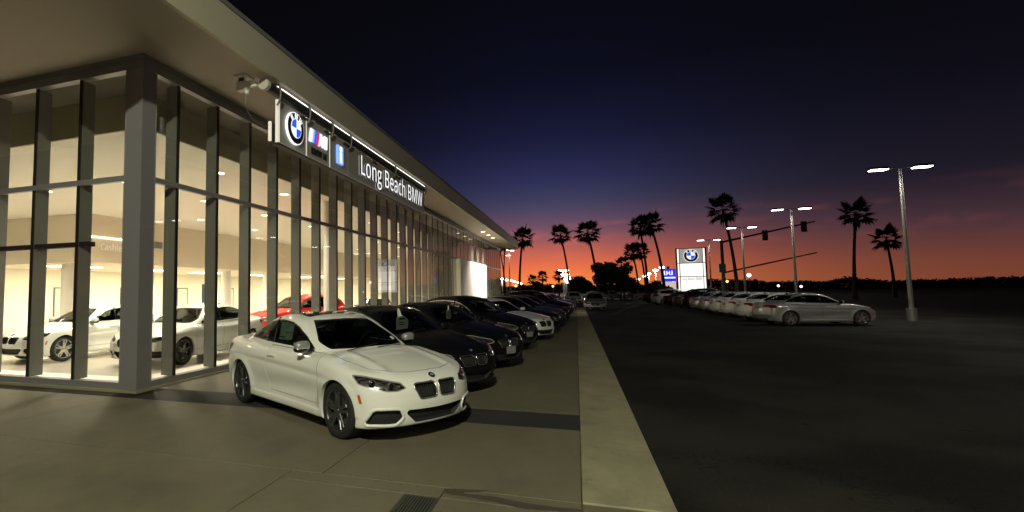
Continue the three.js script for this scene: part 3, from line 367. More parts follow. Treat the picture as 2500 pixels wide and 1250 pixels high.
{
  const g = thing('drain_grate', 'slotted metal drain grate set in the concrete at the bottom edge', 'drain grate', [-1.27, 0, 3.7]);
  part('frame', [bx(-0.15, -0.136, -0.05, 0.006, -0.5, 0.5), bx(0.136, 0.15, -0.05, 0.006, -0.5, 0.5), bx(-0.136, 0.136, -0.05, 0.006, 0.486, 0.5), bx(-0.136, 0.136, -0.05, 0.006, -0.5, -0.486)], M.grate, g);
  for (let k = 0; k < 11; k++) part('bar', bx(-0.124 + k * 0.0248 - 0.006, -0.124 + k * 0.0248 + 0.006, -0.04, 0.004, -0.486, 0.486), M.grate, g);
}
// ---------- showroom ----------
const B = thing('showroom', 'glass walled car showroom lit from inside under a deep flat roof', 'building', [0, 0, 0]);
{
  const p = (n, g, m, q = B) => part(n, g, m, q);
  // roof with its deep fascia and cap
  p('roof', bx(-46, -5.72, 6.14, 6.78, 3.5, 54.6), M.white);
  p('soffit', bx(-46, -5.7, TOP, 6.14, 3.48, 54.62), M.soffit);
  p('fascia', [bx(-5.7, -5.62, TOP - 0.03, 6.74, 3.4, 54.7), bx(-46, -5.7, TOP - 0.03, 6.74, 3.4, 3.48), bx(-46, -5.7, TOP - 0.03, 6.74, 54.62, 54.7)], M.fascia);
  p('roof_cap', [bx(-5.8, -5.6, 6.74, 6.83, 3.38, 54.72), bx(-46, -5.8, 6.74, 6.83, 3.38, 3.6)], M.cladding);
  // corner column, head and sill frames
  const col = p('corner_column', [bx(-7.74, X0 + 0.03, 0.02, 5.86, D0 - 0.03, 7.4)], M.cladding);
  p('column_seam', bx(-7.745, X0 + 0.034, 2.945, 2.953, D0 - 0.034, 7.404), M.galv, col);
  p('column_edge', [bx(-7.742, -7.725, 0.02, 5.86, D0 - 0.038, D0 - 0.03), bx(X0 + 0.03, X0 + 0.038, 0.02, 5.86, 7.383, 7.4)], M.galv, col);
  p('head_frame', [bx(X0 - 0.1, X0 + 0.05, 5.86, TOP, D0 - 0.05, DEND), bx(-34, X0 - 0.1, 5.86, TOP, D0 - 0.05, D0 + 0.1)], M.cladding);
  p('head_trim', [bx(X0 + 0.05, X0 + 0.09, 6.02, TOP - 0.002, D0 - 0.09, DEND), bx(-34, X0 + 0.05, 6.02, TOP - 0.002, D0 - 0.09, D0 - 0.05)], M.cladding);
  p('sill_frame', [bx(X0 - 0.12, X0 + 0.04, 0.04, 0.15, D0 - 0.04, DEND), bx(-34, X0 - 0.12, 0.04, 0.15, D0 - 0.04, D0 + 0.12)], M.cladding);
  p('footing', [bx(X0 - 0.2, X0 + 0.12, -0.1, 0.045, D0 - 0.12, DEND + 0.1), bx(-34, X0 - 0.2, -0.1, 0.045, D0 - 0.12, D0 + 0.2)], M.kerb);
  p('transom', [bx(X0 - 0.05, X0 + 0.035, 3.79, 3.89, 7.4, DEND)], M.cladding); p('transom', [bx(-34, -7.74, 3.79, 3.89, D0 - 0.035, D0 + 0.05)], M.cladding);
  // fins behind every joint, the joint caps and the panes (two to each bay)
  const side = []; for (let d = 7.99; d < DEND; d += BAY) side.push(d); side.push(DEND);
  const gFin = bx(X0 - 0.28, X0 - 0.012, 0.15, 5.86, -0.032, 0.032), gCap = bx(X0 - 0.012, X0 + 0.014, 0.15, 5.86, -0.03, 0.03);
  side.forEach((d, k) => { const f = p('fin', gFin, M.fin), c = p('joint_cap', gCap, M.joint); f.position.z = c.position.z = -d; });
  [7.4, ...side.slice(0, -1)].forEach((d, k) => { const e = side[k]; if (k === 0) { p('pane', bx(X0 - 0.002, X0, 0.15, 3.79, d, e), M.pane); p('pane', bx(X0 - 0.002, X0, 3.89, 5.86, d, e), M.pane); return; } });
  const pane = (w, y0, y1, turn) => { const g = new THREE.PlaneGeometry(w, y1 - y0).translate(0, (y0 + y1) / 2, 0); if (turn) g.rotateY(Math.PI / 2); return g; };
  B.children.filter((o) => o.name === 'pane').forEach((o) => B.remove(o));
  const gs = [pane(BAY - 0.06, 0.15, 3.79, 1), pane(BAY - 0.06, 3.89, 5.86, 1)], gf = [pane(BAY - 0.06, 0.15, 3.79), pane(BAY - 0.06, 3.89, 5.86)];
  [7.4, ...side.slice(0, -1)].forEach((d, k) => { const w = side[k] - d; [[0.15, 3.79], [3.89, 5.86]].forEach(([a, b], q) => { const o = p('pane', Math.abs(w - BAY) < 0.01 ? gs[q] : pane(w, a, b, 1), M.pane); o.position.set(X0, 0, -(d + side[k]) / 2); }); });
  const front = []; for (let x = -8.9; x > -33; x -= BAY) front.push(x);
  const gFin2 = bx(-0.032, 0.032, 0.15, 5.86, D0 + 0.012, D0 + 0.28), gCap2 = bx(-0.03, 0.03, 0.15, 5.86, D0 - 0.014, D0 + 0.012);
  front.forEach((x) => { const f = p('fin', gFin2, M.fin), c = p('joint_cap', gCap2, M.joint); f.position.x = c.position.x = x; });
  [-7.74, ...front.slice(0, -1)].forEach((x, k) => { const w = x - front[k]; [[0.15, 3.79], [3.89, 5.86]].forEach(([a, b], q) => { const o = p('pane', Math.abs(w - BAY) < 0.01 ? gf[q] : pane(w, a, b), M.pane); o.position.set((x + front[k]) / 2, 0, -D0); }); });
  p('door_header', [bx(front[2], front[0] + 0.28, 2.63, 2.72, D0 + 0.02, D0 + 0.16)], M.joint);
  // inside: floor, ceiling with a raised dark pocket along the glass, block with an open lower storey
  p('floor', uvBy(bx(-34, X0 - 0.2, -0.12, 0.02, D0 + 0.2, DEND), 0, 2, 3.1), M.floor);
  p('floor_border', [bx(X0 - 1.15, X0 - 0.2, 0.02, 0.026, D0 + 0.2, DEND), bx(-34, X0 - 1.15, 0.02, 0.026, D0 + 0.2, D0 + 1.1)], M.white);
  p('ceiling', bx(-34, X0 - 1.3, 5.3, 5.4, D0 + 1.3, DEND), M.ceiling);
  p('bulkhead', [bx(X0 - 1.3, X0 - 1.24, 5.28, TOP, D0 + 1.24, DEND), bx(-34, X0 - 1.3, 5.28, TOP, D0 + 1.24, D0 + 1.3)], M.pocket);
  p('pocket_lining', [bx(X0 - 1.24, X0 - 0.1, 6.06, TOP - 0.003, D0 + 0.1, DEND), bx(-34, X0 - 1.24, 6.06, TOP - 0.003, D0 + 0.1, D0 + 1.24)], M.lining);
  const block = p('upper_storey', [bx(-20.06, -20, 3.18, 5.3, 16.4, DEND), bx(-34, -20.06, 3.18, 5.3, 16.4, 16.46), bx(-34, -20.06, 3.18, 3.24, 16.46, DEND)], M.wall);
  p('ledge_light', bx(-19.998, -19.96, 4.27, 4.31, 16.5, 19.6), M.lampWarm, block);
  { const w = words('Cashier', 0.28, 0.02); const o = p('cashier_letters', w.rotateY(Math.PI / 2).translate(-19.995, 3.75, -17.08), glow([1, 0.97, 0.9], 0.22, 0.8), block); }
  for (const [d, y] of [[20.2, 4.05], [24.0, 4.02], [31, 4.05]]) { const o = p('vent_grille', bx(-19.998, -19.97, y, y + 0.34, d, d + 0.5), M.cladding, block); }
  p('back_wall', [bx(-28.3, -28, 0.02, 3.18, 16.46, DEND), bx(-34.2, -34, 0.02, TOP, D0, DEND), bx(-34, X0, 0.02, TOP, DEND, DEND + 0.2)], M.cream);
  for (const d of [21, 25.5, 30.5, 36, 42]) { const f = p('door_frame', [bx(-28, -27.94, 0.02, 2.2, d, d + 0.07), bx(-28, -27.94, 0.02, 2.2, d + 1.03, d + 1.1), bx(-28, -27.94, 2.13, 2.2, d + 0.07, d + 1.03)], M.fin); p('door_leaf', bx(-27.99, -27.96, 0.03, 2.13, d + 0.07, d + 1.03), M.wall, f); }
  p('office_window', bx(-28, -27.95, 0.9, 2.5, 33.2, 35), std([0.03, 0.06, 0.1], 0.2));
  for (const [x, d, h] of [[-22, 17.2, 3.18], [-20.9, 27, 3.18], [-21.2, 32, 3.18], [-21.2, 40, 3.18], [-9.2, 18.06, 5.3], [-9.7, 29, 5.3], [-9.7, 40.5, 5.3]]) p('round_column', new THREE.CylinderGeometry(h > 4 ? 0.16 : 0.3, h > 4 ? 0.16 : 0.3, h - 0.02, 24).translate(x, h / 2 + 0.01, -d), M.white);
  // downlights in the ceiling, panels under the upper storey
  const gRing = new THREE.TorusGeometry(0.17, 0.018, 6, 24).rotateX(Math.PI / 2), gDisc = new THREE.CylinderGeometry(0.16, 0.16, 0.012, 24);
  const down = (x, y, d, I, angle = 1.2, col_ = [1, 0.89, 0.7], r = 0.16) => {
    const o = p('downlight', gRing, M.white); o.position.set(x, y - 0.006, -d); const e = new THREE.Mesh(gDisc, M.lampWarm); e.name = 'lamp_disc'; e.position.y = -0.004; o.add(e);
    const L = new THREE.SpotLight(new THREE.Color().setRGB(...col_), I, 0, angle, 0.8, 2); L.position.set(x, y - 0.03, -d); L.target.position.set(x, 0, -d); L.castShadow = true; L.shadow.radius = 8; scene.add(L, L.target);
  };
  for (const d of [9.6, 12.4, 16, 20, 24.4, 29, 34, 39, 44, 49]) for (const x of [-9.9, -13.4, -17]) down(x, 5.3, d, 108);
  for (const x of [-20.5, -24.5, -28.5]) for (const d of [9.6, 13.2]) down(x, 5.3, d, 108);
  const panelM = glow([1, 0.93, 0.72], 5);
  for (const d of [19, 24, 29, 35, 42, 49]) { const o = p('light_panel', bx(-24.6, -23.4, 3.15, 3.178, d - 1.2, d + 1.2), panelM); const L = new THREE.RectAreaLight(new THREE.Color(1, 0.93, 0.73), 58, 1.2, 2.4); L.position.set(-24, 3.14, -d); L.rotation.x = -Math.PI / 2; scene.add(L); }
  // lit white entrance portal at the far end and the soffit lights over it
  const portal = p('entrance_portal', [bx(X0 + 0.02, X0 + 0.3, 0.02, 3.82, 32.8, 43)], std([0.82, 0.8, 0.75], 0.6));
  for (const d of [37.9, 40.4, 42.7]) down(-6.42, TOP, d, 520, 1.0, [1, 0.93, 0.82]);
}
{ // cabinet and exit sign inside
  const c = thing('reception_desk', 'dark red wooden desk at the back of the showroom behind the white sedans', 'desk', [-17.5, 0.02, 21.5]);
  part('desk_body', rb(0.6, 1.0, 1.4, 0.02, 0, 0.5, 0), std([0.09, 0.02, 0.012], 0.4), c); part('desk_top', rb(0.7, 0.04, 1.5, 0.01, 0, 1.03, 0), std([0.07, 0.018, 0.01], 0.3), c);
  const e = thing('exit_sign', 'small green lit exit sign hanging in the showroom left of the thin white column', 'exit sign', [-16, 2.75, 30.5]);
  part('sign_box', rb(0.36, 0.2, 0.05, 0.01, 0, 0, 0), M.white, e); { const w = words('EXIT', 0.1, 0.01, sansBold); w.translate(-0.15, -0.05, 0.024); part('exit_letters', w, glow([0.1, 0.9, 0.3], 3), e); } part('hanger', [bar([0, 0.1, 0], [0, 0.45, 0], 0.01)], M.white, e);
}
// ---------- dealership sign band under the eave ----------
{
  const SX = -5.80, s = thing('sign_band', 'long grey sign band with lit emblems and lettering hung under the eave', 'sign', [0, 0, 0]);
  const face = std([0.44, 0.42, 0.38], 0.5, 0.1), edge = glow([1, 0.93, 0.78], 0.55);
  const cuts = [9.16, 10.31, 11.5, 12.62, 20.1];
  for (let k = 0; k < 4; k++) { const q = part('panel', bx(SX - 0.06, SX, 4.87, 5.78, cuts[k] + 0.022, cuts[k + 1] - 0.004), face, s); part('panel_edge', bx(SX - 0.064, SX + 0.012, 4.865, 5.785, cuts[k] - 0.002 - (k ? 0 : 0.04), cuts[k] + 0.018), k === 3 ? M.galv : edge, q); }
  part('bottom_rail', [bx(SX - 0.14, SX + 0.02, 4.82, 4.862, 9.1, 20.12)], M.darkMetal, s); part('bottom_strip', bx(SX + 0.004, SX + 0.016, 4.862, 4.868, 9.2, 20.1), edge, s);
  part('rear_frame', [bx(SX - 0.2, SX - 0.15, 4.92, 5.3, 9.12, 20.1)], M.darkMetal, s); part('rear_edge', bx(SX - 0.205, SX - 0.145, 4.9, 5.32, 9.07, 9.11), edge, s);
  part('lamp_tube', [new THREE.CylinderGeometry(0.105, 0.105, 11.5, 24).rotateX(Math.PI / 2).translate(SX - 0.02, 5.93, -14.45)], M.darkMetal, s);
  part('tube_cap', [new THREE.CylinderGeometry(0.12, 0.12, 0.1, 28).rotateX(Math.PI / 2).translate(SX - 0.02, 5.93, -8.66), new THREE.CylinderGeometry(0.112, 0.112, 0.05, 28).rotateX(Math.PI / 2).translate(SX - 0.02, 5.93, -20.22)], std([0.6, 0.57, 0.5], 0.5), s);
  for (let k = 0; k < 4; k++) { const a = k ? cuts[k] + 0.03 : 9.0, b = k < 3 ? cuts[k + 1] - 0.03 : 20.1; part('lamp_strip', bx(SX + 0.05, SX + 0.075, 6.0, 6.014, a, b), glow([1, 0.97, 0.9], 2.2), s); }
  for (const d of [9.04, 10.31, 11.5, 12.62, 16.3, 20.0]) part('bracket', tube([[SX + 0.03, 5.62, -d], [SX + 0.1, 5.74, -d], [SX + 0.11, 5.95, -d], [SX + 0.04, 6.06, -d], [SX - 0.14, 6.07, -d]], 0.022, 6, 14), M.fin, s);
  for (const d of [10.0, 11.2, 12.3, 14.4, 16.8]) part('clamp', bx(SX - 0.02, SX + 0.05, 5.7, 5.73, d, d + 0.35), M.darkMetal, s);
  part('mount', [bx(SX - 0.55, SX - 0.32, 5.8, 5.98, 8.45, 8.6), bx(SX - 0.5, SX - 0.12, 5.86, 5.9, 8.5, 8.56), bx(SX - 0.56, SX - 0.28, 6.07, 6.098, 8.38, 8.66), bar([SX - 0.42, 5.95, -8.52], [SX - 0.42, 6.08, -8.52], 0.035), bar([SX - 0.36, 5.8, -8.52], [SX - 0.33, 5.72, -8.52], 0.04)], M.white, s); part('mount_block', [bx(SX - 0.5, SX - 0.4, 5.84, 6.06, 8.46, 8.5)], M.darkMetal, s);
  part('cable', tube([[SX - 0.36, 5.74, -8.52], [SX - 0.38, 5.5, -8.55], [SX - 0.36, 5.3, -8.7], [SX - 0.36, 5.25, -9.1]], 0.008, 5, 14), M.galv, s);
  // emblems: local x along the band (away from the viewer), facing the lot
  const turn = (g, d, y, z = 0.004) => g.rotateY(Math.PI / 2).translate(SX + z, y, -d);       // local +x -> towards the viewer
  const Wm = glow([0.95, 0.97, 1], 1.05), Bm = glow([0.02, 0.12, 0.9], 0.9), Rm = glow([0.9, 0.03, 0.12], 0.8), Lm = glow([0.25, 0.5, 1], 0.9), Km = M.black;
  const roundel = (r, place, parent) => {
    const cylz = (a, h, z) => new THREE.CylinderGeometry(a, a, h, 48).rotateX(Math.PI / 2).translate(0, 0, z);
    const b = part('roundel', place(cylz(r, 0.05, 0.025)), Wm, parent); part('black_ring', place(cylz(r * 0.94, 0.02, 0.048)), Km, b); part('inner_disc', place(cylz(r * 0.6, 0.012, 0.058)), Wm, b);
    for (const k of [1, 3]) part('blue_quarter', place(new THREE.CircleGeometry(r * 0.56, 16, k * Math.PI / 2, Math.PI / 2).translate(0, 0, 0.067)), Bm, b);
    ['B', 'M', 'W'].forEach((c, k) => { const a = (1 - k) * 0.72, w = words(c, r * 0.3, 0.008, sansBold); w.translate(-(w.boundingBox.max.x + w.boundingBox.min.x) / 2, -r * 0.15, 0); w.translate(0, r * 0.77, 0); w.rotateZ(a); w.translate(0, 0, 0.058); part('ring_letter', place(w), Wm, b); });
  };
  roundel(0.36, (g) => turn(g, 9.76, 5.34), s); s.userData.roundel = undefined; delete s.userData.roundel;
  { // slanted stripes and M
    const quad = (pts) => new THREE.ExtrudeGeometry(new THREE.Shape(pts.map((q) => new THREE.Vector2(...q))), { depth: 0.03, bevelEnabled: false });
    const sl = (x0, x1) => quad([[x0, -0.16], [x1, -0.16], [x1 + 0.07, 0.16], [x0 + 0.07, 0.16]]);
    const at = (g) => turn(g, 10.9, 5.42);
    part('white_stripe', at(sl(-0.48, -0.36)), Wm, s); part('light_blue_stripe', at(sl(-0.36, -0.27)), Lm, s); part('blue_stripe', at(sl(-0.27, -0.17)), Bm, s); part('red_stripe', at(sl(-0.17, -0.05)), Rm, s);
    part('letter', at(quad([[-0.05, -0.16], [0.05, -0.16], [0.08, 0.04], [0.17, -0.16], [0.23, -0.16], [0.29, 0.04], [0.3, -0.16], [0.42, -0.16], [0.44, 0.16], [0.27, 0.16], [0.21, 0], [0.15, 0.16], [0.02, 0.16]])), Wm, s);
    const w = words('BMW M', 0.16, 0.015, sansBold); w.translate(-0.36, -0.08, 0); part('lettering', turn(w, 10.88, 5.07), Km, s);
  }
  { const quad = new RoundedBoxGeometry(0.36, 0.5, 0.06, 2, 0.03); part('blue_block', turn(quad, 12.05, 5.32, 0.03), Lm, s); const at = (g) => turn(g, 12.05, 5.3, 0.062); part('letter', [at(bx(-0.06, 0.06, -0.2, 0.08, -0.006, 0.006)), at(new THREE.CylinderGeometry(0.075, 0.075, 0.012, 20).rotateX(Math.PI / 2).translate(0, 0.17, 0))], Wm, s); }
  { const w = words('Long Beach BMW', 0.56, 0.06, sans), L = w.boundingBox.max.x - w.boundingBox.min.x, k = 6.2 / L; w.scale(k, 1, 1); w.translate(-6.2 / 2, -0.2, 0); part('lettering', turn(w, 16.4, 5.3, 0.01), [glow([1, 1, 1], 1.0), M.darkMetal], s); }
  B.userData.roundel = roundel;
}
const roundel = B.userData.roundel; delete B.userData.roundel;
// ---------- the cars ----------
const hero = makeCar(coupe), sed = makeCar(sedan), su = makeCar(suv);
const swap = (o, m, extra = {}) => o.traverse((q) => { if (!q.isMesh) return; if (q.material === P.white) q.material = m; if (extra.rim && q.name === 'rim') q.material = extra.rim; if (extra.outline && q.name === 'window_trim') q.material = extra.outline; if (extra.frame && q.name === 'grille_frame') q.material = extra.frame; });
function addCar(proto, name, label, category, x, d, heading, m, group, extra = {}) { // heading: degrees from +x towards the viewer
  const o = proto.g.clone(); o.name = numbered(name); o.position.set(x, extra.y ?? 0.008, -d); o.rotation.y = -heading * Math.PI / 180; o.scale.setScalar(extra.scale ?? 1); swap(o, m, extra); scene.add(o); if (extra.noPlate) o.children.filter((c) => c.name === 'number_plate').forEach((c) => o.remove(c)); return tag(o, label, category, group);
}
const C = (x, d, a, lx, ly, lz) => { const t = a * Math.PI / 180; return [x + lx * Math.cos(t) - lz * Math.sin(t), ly, d - lx * Math.sin(t) - lz * Math.cos(t)]; };
const rowG = 'cars parked at an angle along the showroom';
{ // the white coupe with its price sheet behind the door glass
  const o = addCar(hero, 'coupe_car', 'white two-door coupe with dark wheels at the head of the parked row', 'car', -3.4, 6.91, 30.6, P.white, rowG);
  o.children.filter((q) => q.name === 'grille').forEach((q) => q.children.forEach((c) => { if (c.name === 'grille_frame') c.material = M.rimSilver; }));
  const f = poly([[-0.4, 1.03], [-0.02, 1.04], [-0.1, 1.28], [-0.48, 1.27]]), sh = cut(shift(hero.sideGlass, -0.02), (x, y) => f(x, y))[0], print = tex(128, 128, (i, j) => { const line = (hash2(i >> 1, j >> 2, 3) > 0.45 && (j >> 2) % 2 === 0 && i > 10 && i < 118) ? 0.45 : 0; const box = (j > 16 && j < 26 && i > 18 && i < 70) || (j > 48 && j < 54 && i > 50) ? 0.8 : 0; const k = 1 - Math.max(line * (i % 40 > 8 ? 1 : 0), box); return [0.5 * k, 0.66 * k, 0.5 * k].map(s1); });
  const g = geo(sh), u = g.attributes.uv, q = g.attributes.position; for (let k = 0; k < u.count; k++) u.setXY(k, (q.getX(k) + 0.5) / 0.5, (q.getY(k) - 1.02) / 0.28); part('price_sheet', g, new THREE.MeshStandardMaterial({ map: print, roughness: 0.8, side: THREE.DoubleSide }), o);
  const w2 = poly([[0.46, 1.02], [0.56, 1.02], [0.55, 1.055], [0.46, 1.055]]), st = flip(cut(shift(hero.windscreen, 0.002), (x, y, z) => w2(z, y))[0]); part('sticker', geo(st), M.paper, o);
}
const row = [
  [sed, 'sedan_car', 'black sedan beside the white coupe with a thumb shaped paper tag behind its windscreen', -3.5, 9.5, 31, P.black, {}],
  [sed, 'sedan_car', 'black sedan with a front plate, second from the white coupe, square paper tag inside', -3.3, 12.35, 31, P.black, { plate: 1 }],
  [su, 'suv_car', 'black car with bright window outline and front plate, third after the white coupe', -3.05, 15.7, 31, P.black, { plate: 1, outline: M.chrome, scale: 0.925 }],
  [sed, 'sedan_car', 'white nosed sedan, the only pale car in the middle of the parked row', -2.9, 18.9, 31, P.white, {}],
  [sed, 'sedan_car', 'black sedan just beyond the pale car in the parked row', -2.75, 22.0, 31, P.black, {}],
  [sed, 'sedan_car', 'dark grey sedan second beyond the pale car in the parked row', -2.6, 25.2, 31, P.grey, {}],
  [sed, 'sedan_car', 'dark blue sedan third beyond the pale car in the parked row', -2.5, 28.4, 31, P.navy, {}],
  [su, 'suv_car', 'black tall car whose roof stands above the far end of the parked row', -2.45, 31.8, 31, P.black, {}],
  [sed, 'sedan_car', 'dark grey sedan next beyond the tall car of the parked row', -2.35, 35.2, 31, P.grey, {}],
  [sed, 'sedan_car', 'silver sedan second beyond the tall car of the parked row', -2.3, 38.6, 31, P.silver, {}],
  [sed, 'sedan_car', 'black sedan third beyond the tall car of the parked row', -2.25, 42, 31, P.black, {}],
  [sed, 'sedan_car', 'silver sedan at the far end of the parked row', -2.2, 45.4, 31, P.silver, {}],
];
row.forEach(([pr, n, label, x, d, a, m, e], k) => addCar(pr, n, label, 'car', x, d, a, m, rowG, { ...e, noPlate: !e.plate, frame: M.chrome }));
{ // paper tags hung behind two windscreens
  const mk = (name, label, shape, x, d, a, lx, ly, lz) => { const t = thing(name, label, 'paper tag', C(x, d, a, lx, ly, lz), (90 - a) * Math.PI / 180); const g = new THREE.ExtrudeGeometry(shape, { depth: 0.003, bevelEnabled: false }); part('card', g, M.paper, t); return t; };
  const th = new THREE.Shape(); th.moveTo(-0.12, -0.17); th.lineTo(0.17, -0.15); th.lineTo(0.19, 0); th.quadraticCurveTo(0.1, 0.08, 0.02, 0.1); th.quadraticCurveTo(-0.02, 0.22, -0.06, 0.24); th.quadraticCurveTo(-0.1, 0.2, -0.07, 0.1); th.quadraticCurveTo(-0.14, 0.02, -0.1, -0.17);
  const a = mk('hang_tag', 'white thumb shaped paper tag behind the windscreen of the first black sedan', th, -3.5, 9.5, 31, 0.5, 1.16, 0.12);
  part('print', [bx(-0.05, 0.1, 0.02, 0.05, -0.006, -0.004), bx(-0.04, 0.06, -0.04, -0.025, -0.006, -0.004), bx(-0.04, 0.08, -0.08, -0.065, -0.006, -0.004)], M.darkMetal, a);
  const r = new THREE.Shape([[-0.075, -0.12], [0.075, -0.12], [0.075, 0.08], [0.02, 0.1], [0.015, 0.2], [-0.015, 0.2], [-0.02, 0.1], [-0.075, 0.08]].map((q) => new THREE.Vector2(...q)));
  const b = mk('hang_tag', 'white oblong paper tag hung from the mirror of the second black sedan', r, -3.3, 12.35, 31, 0.48, 1.16, 0.06);
  part('print', [bx(-0.05, 0.05, 0.03, 0.05, -0.006, -0.004), bx(-0.05, 0.05, -0.02, -0.01, -0.006, -0.004), bx(-0.05, 0.05, -0.05, -0.04, -0.006, -0.004)], M.darkMetal, b);
  for (const [x, d, lab, lx] of [[-3.5, 9.5, 'pale green price sheet inside the side window of the first black sedan', -0.1], [-3.1, 15.75, 'pale green price sheet inside the side window of the dark car with a window outline', -0.15]]) { const t = thing('price_sheet', lab, 'price sheet', C(x, d, 31, lx, d > 15 ? 1.22 : 1.16, 0.56), -31 * Math.PI / 180); part('sheet', rb(0.36, 0.22, 0.004, 0.001, 0, 0, 0, 1).rotateX(-0.3), std([0.5, 0.62, 0.45], 0.8), t); }
}
// inside the showroom
addCar(sed, 'sedan_car', 'white sedan with black wheels behind the glass right of the corner column', 'car', -9.78, 11.33, 88.6, P.white, null, { y: 0.026, rim: M.trim, noPlate: 1, frame: M.trim });
addCar(sed, 'sedan_car', 'white sedan with silver wheels behind the glass left of the corner column', 'car', -13.21, 11.17, 95, P.white, null, { y: 0.026, noPlate: 1 });
addCar(su, 'hatchback_car', 'bright red car standing in the showroom behind the white coupe', 'car', -10.9, 18.7, 112, P.red, null, { y: -0.02, noPlate: 1 });
addCar(sed, 'sedan_car', 'white car deep in the showroom beyond the red car', 'car', -10.6, 26.5, 80, P.white, null, { y: 0.026, noPlate: 1 });
// lane
addCar(su, 'suv_car', 'silver car with dark windscreen driving towards the viewer along the lane', 'car', 1.45, 47.5, 90, P.silver, null, { y: -0.2 + 0.004, frame: M.trim });
addCar(sed, 'sedan_car', 'white car far down the lane behind the silver one', 'car', -0.25, 66, 92, P.white, null, {});
// row on the right, tails to the lane
const rg = 'cars parked on the right with their tails to the lane', rl = ['', 'white sedan nearest the viewer at the right edge, tail to the lane', 'white sedan second from the viewer in the right row', 'silver sedan third from the viewer in the right row', 'silver sedan fourth from the viewer in the right row', 'black tall car in front of the white sign tower', 'grey sedan left of the tall black car on the right', 'maroon car left of the grey sedan on the right', 'silver car seventh along the right row under the blue sign', 'dark sedan at the far end of the right row'];
[[0, 0], [10.2, 34.4, P.white, sed], [10.25, 37.5, P.white, sed], [10.3, 40.6, P.silver, sed], [10.3, 43.7, P.silver, sed], [10.4, 47.4, P.black, su], [10.3, 51, P.grey, sed], [10.1, 55, P.maroon, sed], [9.7, 60, P.silver, su], [9.5, 66, P.black, sed]].forEach(([x, d, m, pr], k) => { if (!k) return; addCar(pr, pr === su ? 'suv_car' : 'sedan_car', rl[k], 'car', x, d, -12, m, rg, { noPlate: 1 }); });
[['white sedan outermost on the right beside the dark asphalt', 10.1, 31.2, P.white], ['silver sedan nearest of all in the right row', 10.0, 28, P.silver]].forEach(([l, x, d, m]) => addCar(sed, 'sedan_car', l, 'car', x, d, -12, m, rg, { noPlate: 1 }));
// far lot between the lane and the right row
[[2.6, 84, P.white, 'white car parked far off just right of the silver car in the lane'], [5.5, 92, P.silver, 'silver car far off behind the trees on the right of the lane'], [9.5, 96, P.white, 'white car far off left of the dark bush'], [12.5, 100, P.grey, 'grey car far off beside the dark bush'], [-3.4, 58, P.white, 'white car beyond the end of the parked row'], [-4.6, 74, P.silver, 'silver car far beyond the parked row at left']].forEach(([x, d, m, l]) => addCar(sed, 'sedan_car', l, 'car', x, d, 40 + (x * 37) % 90, m, null, {}));

// ---------- lot lamps ----------
function lamp(x, d, h, label, { twin = 1, r = 0.55, I = 0, group = 'lot lamps along the street side', turn = 0, m = M.lampWhite } = {}) {
  const t = thing('street_lamp', label, 'street lamp', [x, 0, d], turn, group);
  part('pole', [new THREE.CylinderGeometry(0.06, 0.1, h - 0.06, 10).translate(0, (h - 0.06) / 2, 0), cyl(0.2, 0.2, 0.6, 12)], M.galv, t);
  part('arm', [bar([-r * (twin ? 1 : 0.2), h - 0.05, 0], [r, h - 0.05, 0], 0.04)], M.galv, t);
  for (const s of twin ? [-1, 1] : [1]) { const hd = part('lamp_head', rb(0.75, 0.12, 0.42, 0.04, s * (r + 0.3), h, 0), M.darkMetal, t); part('lamp_glass', rb(0.68, 0.05, 0.36, 0.02, s * (r + 0.3), h - 0.07, 0, 1), m, hd); if (I) { const L = new THREE.SpotLight(new THREE.Color(1, 0.94, 0.8), I, 0, 1.25, 0.6, 2); L.position.set(x + s * (r + 0.3), h - 0.13, -d); L.target.position.set(x + s * (r + 0.3), 0, -d); L.castShadow = true; L.shadow.radius = 10; scene.add(L, L.target); } }
  return t;
}
lamp(15.2, 70, 7.5, 'tall twin headed lamp just right of the white sign tower', { I: 50 });
lamp(15.2, 57, 7.5, 'tall twin headed lamp at the right edge, nearer than the one beside the sign tower', { I: 50 });
lamp(15.2, 45, 7.5, 'tall twin headed lamp third from the sign tower along the right row', { I: 50 });
lamp(15.2, 31.5, 7.5, 'tall twin headed lamp nearest on the right over the parked sedans', { I: 50 });
lamp(15.2, 18.5, 7.5, 'tall twin headed lamp outside the frame at right, second from the viewer', { I: 60 }); lamp(15.2, 5.5, 7.5, 'tall twin headed lamp outside the frame at right, nearest the viewer', { I: 60 });
// the lamp that lights the forecourt from behind the viewer
lamp(-0.25, -6.5, 9.2, 'tall lot lamp behind the viewer lighting the coupe', { twin: 0, group: null });
{ const L = new THREE.SpotLight(new THREE.Color(1, 0.985, 0.72), 780, 0, 1.35, 0.4, 2); L.position.set(0.6, 9.05, 6.5); L.target.position.set(0.6, 0, 1.5); L.castShadow = true; L.shadow.radius = 9; scene.add(L, L.target); }
function farLamp(x, d, twin, label, group) { // far lot lamp, heads oversized to stand in for their bloom
  const k = Math.sqrt(d / 150), t = thing('street_lamp', label, 'street lamp', [x, 0, d], 0, group);
  part('pole', new THREE.CylinderGeometry(0.08 * k, 0.12 * k, 7.4, 8).translate(0, 3.7, 0), M.galv, t);
  for (const s of twin ? [-1, 1] : [0]) { const h = part('lamp_head', rb(1.5 * k, 0.2, 0.9, 0.08, s * 1.0, 7.62, 0), M.galv, t); part('lamp_glass', new THREE.SphereGeometry(1, 14, 10).scale(0.7 * k, 0.34 * k, 0.5).translate(s * 1.0, 7.42, 0), M.lampWhite, h); }
  if (d < 260) { const L = new THREE.PointLight(new THREE.Color(1, 0.94, 0.85), 350, 0, 2); L.position.set(x, 7.0 - 0.34 * k, -d + 0.5); L.castShadow = true; L.shadow.radius = 10; scene.add(L); }
}
const farG = 'far lamps of the next lot';
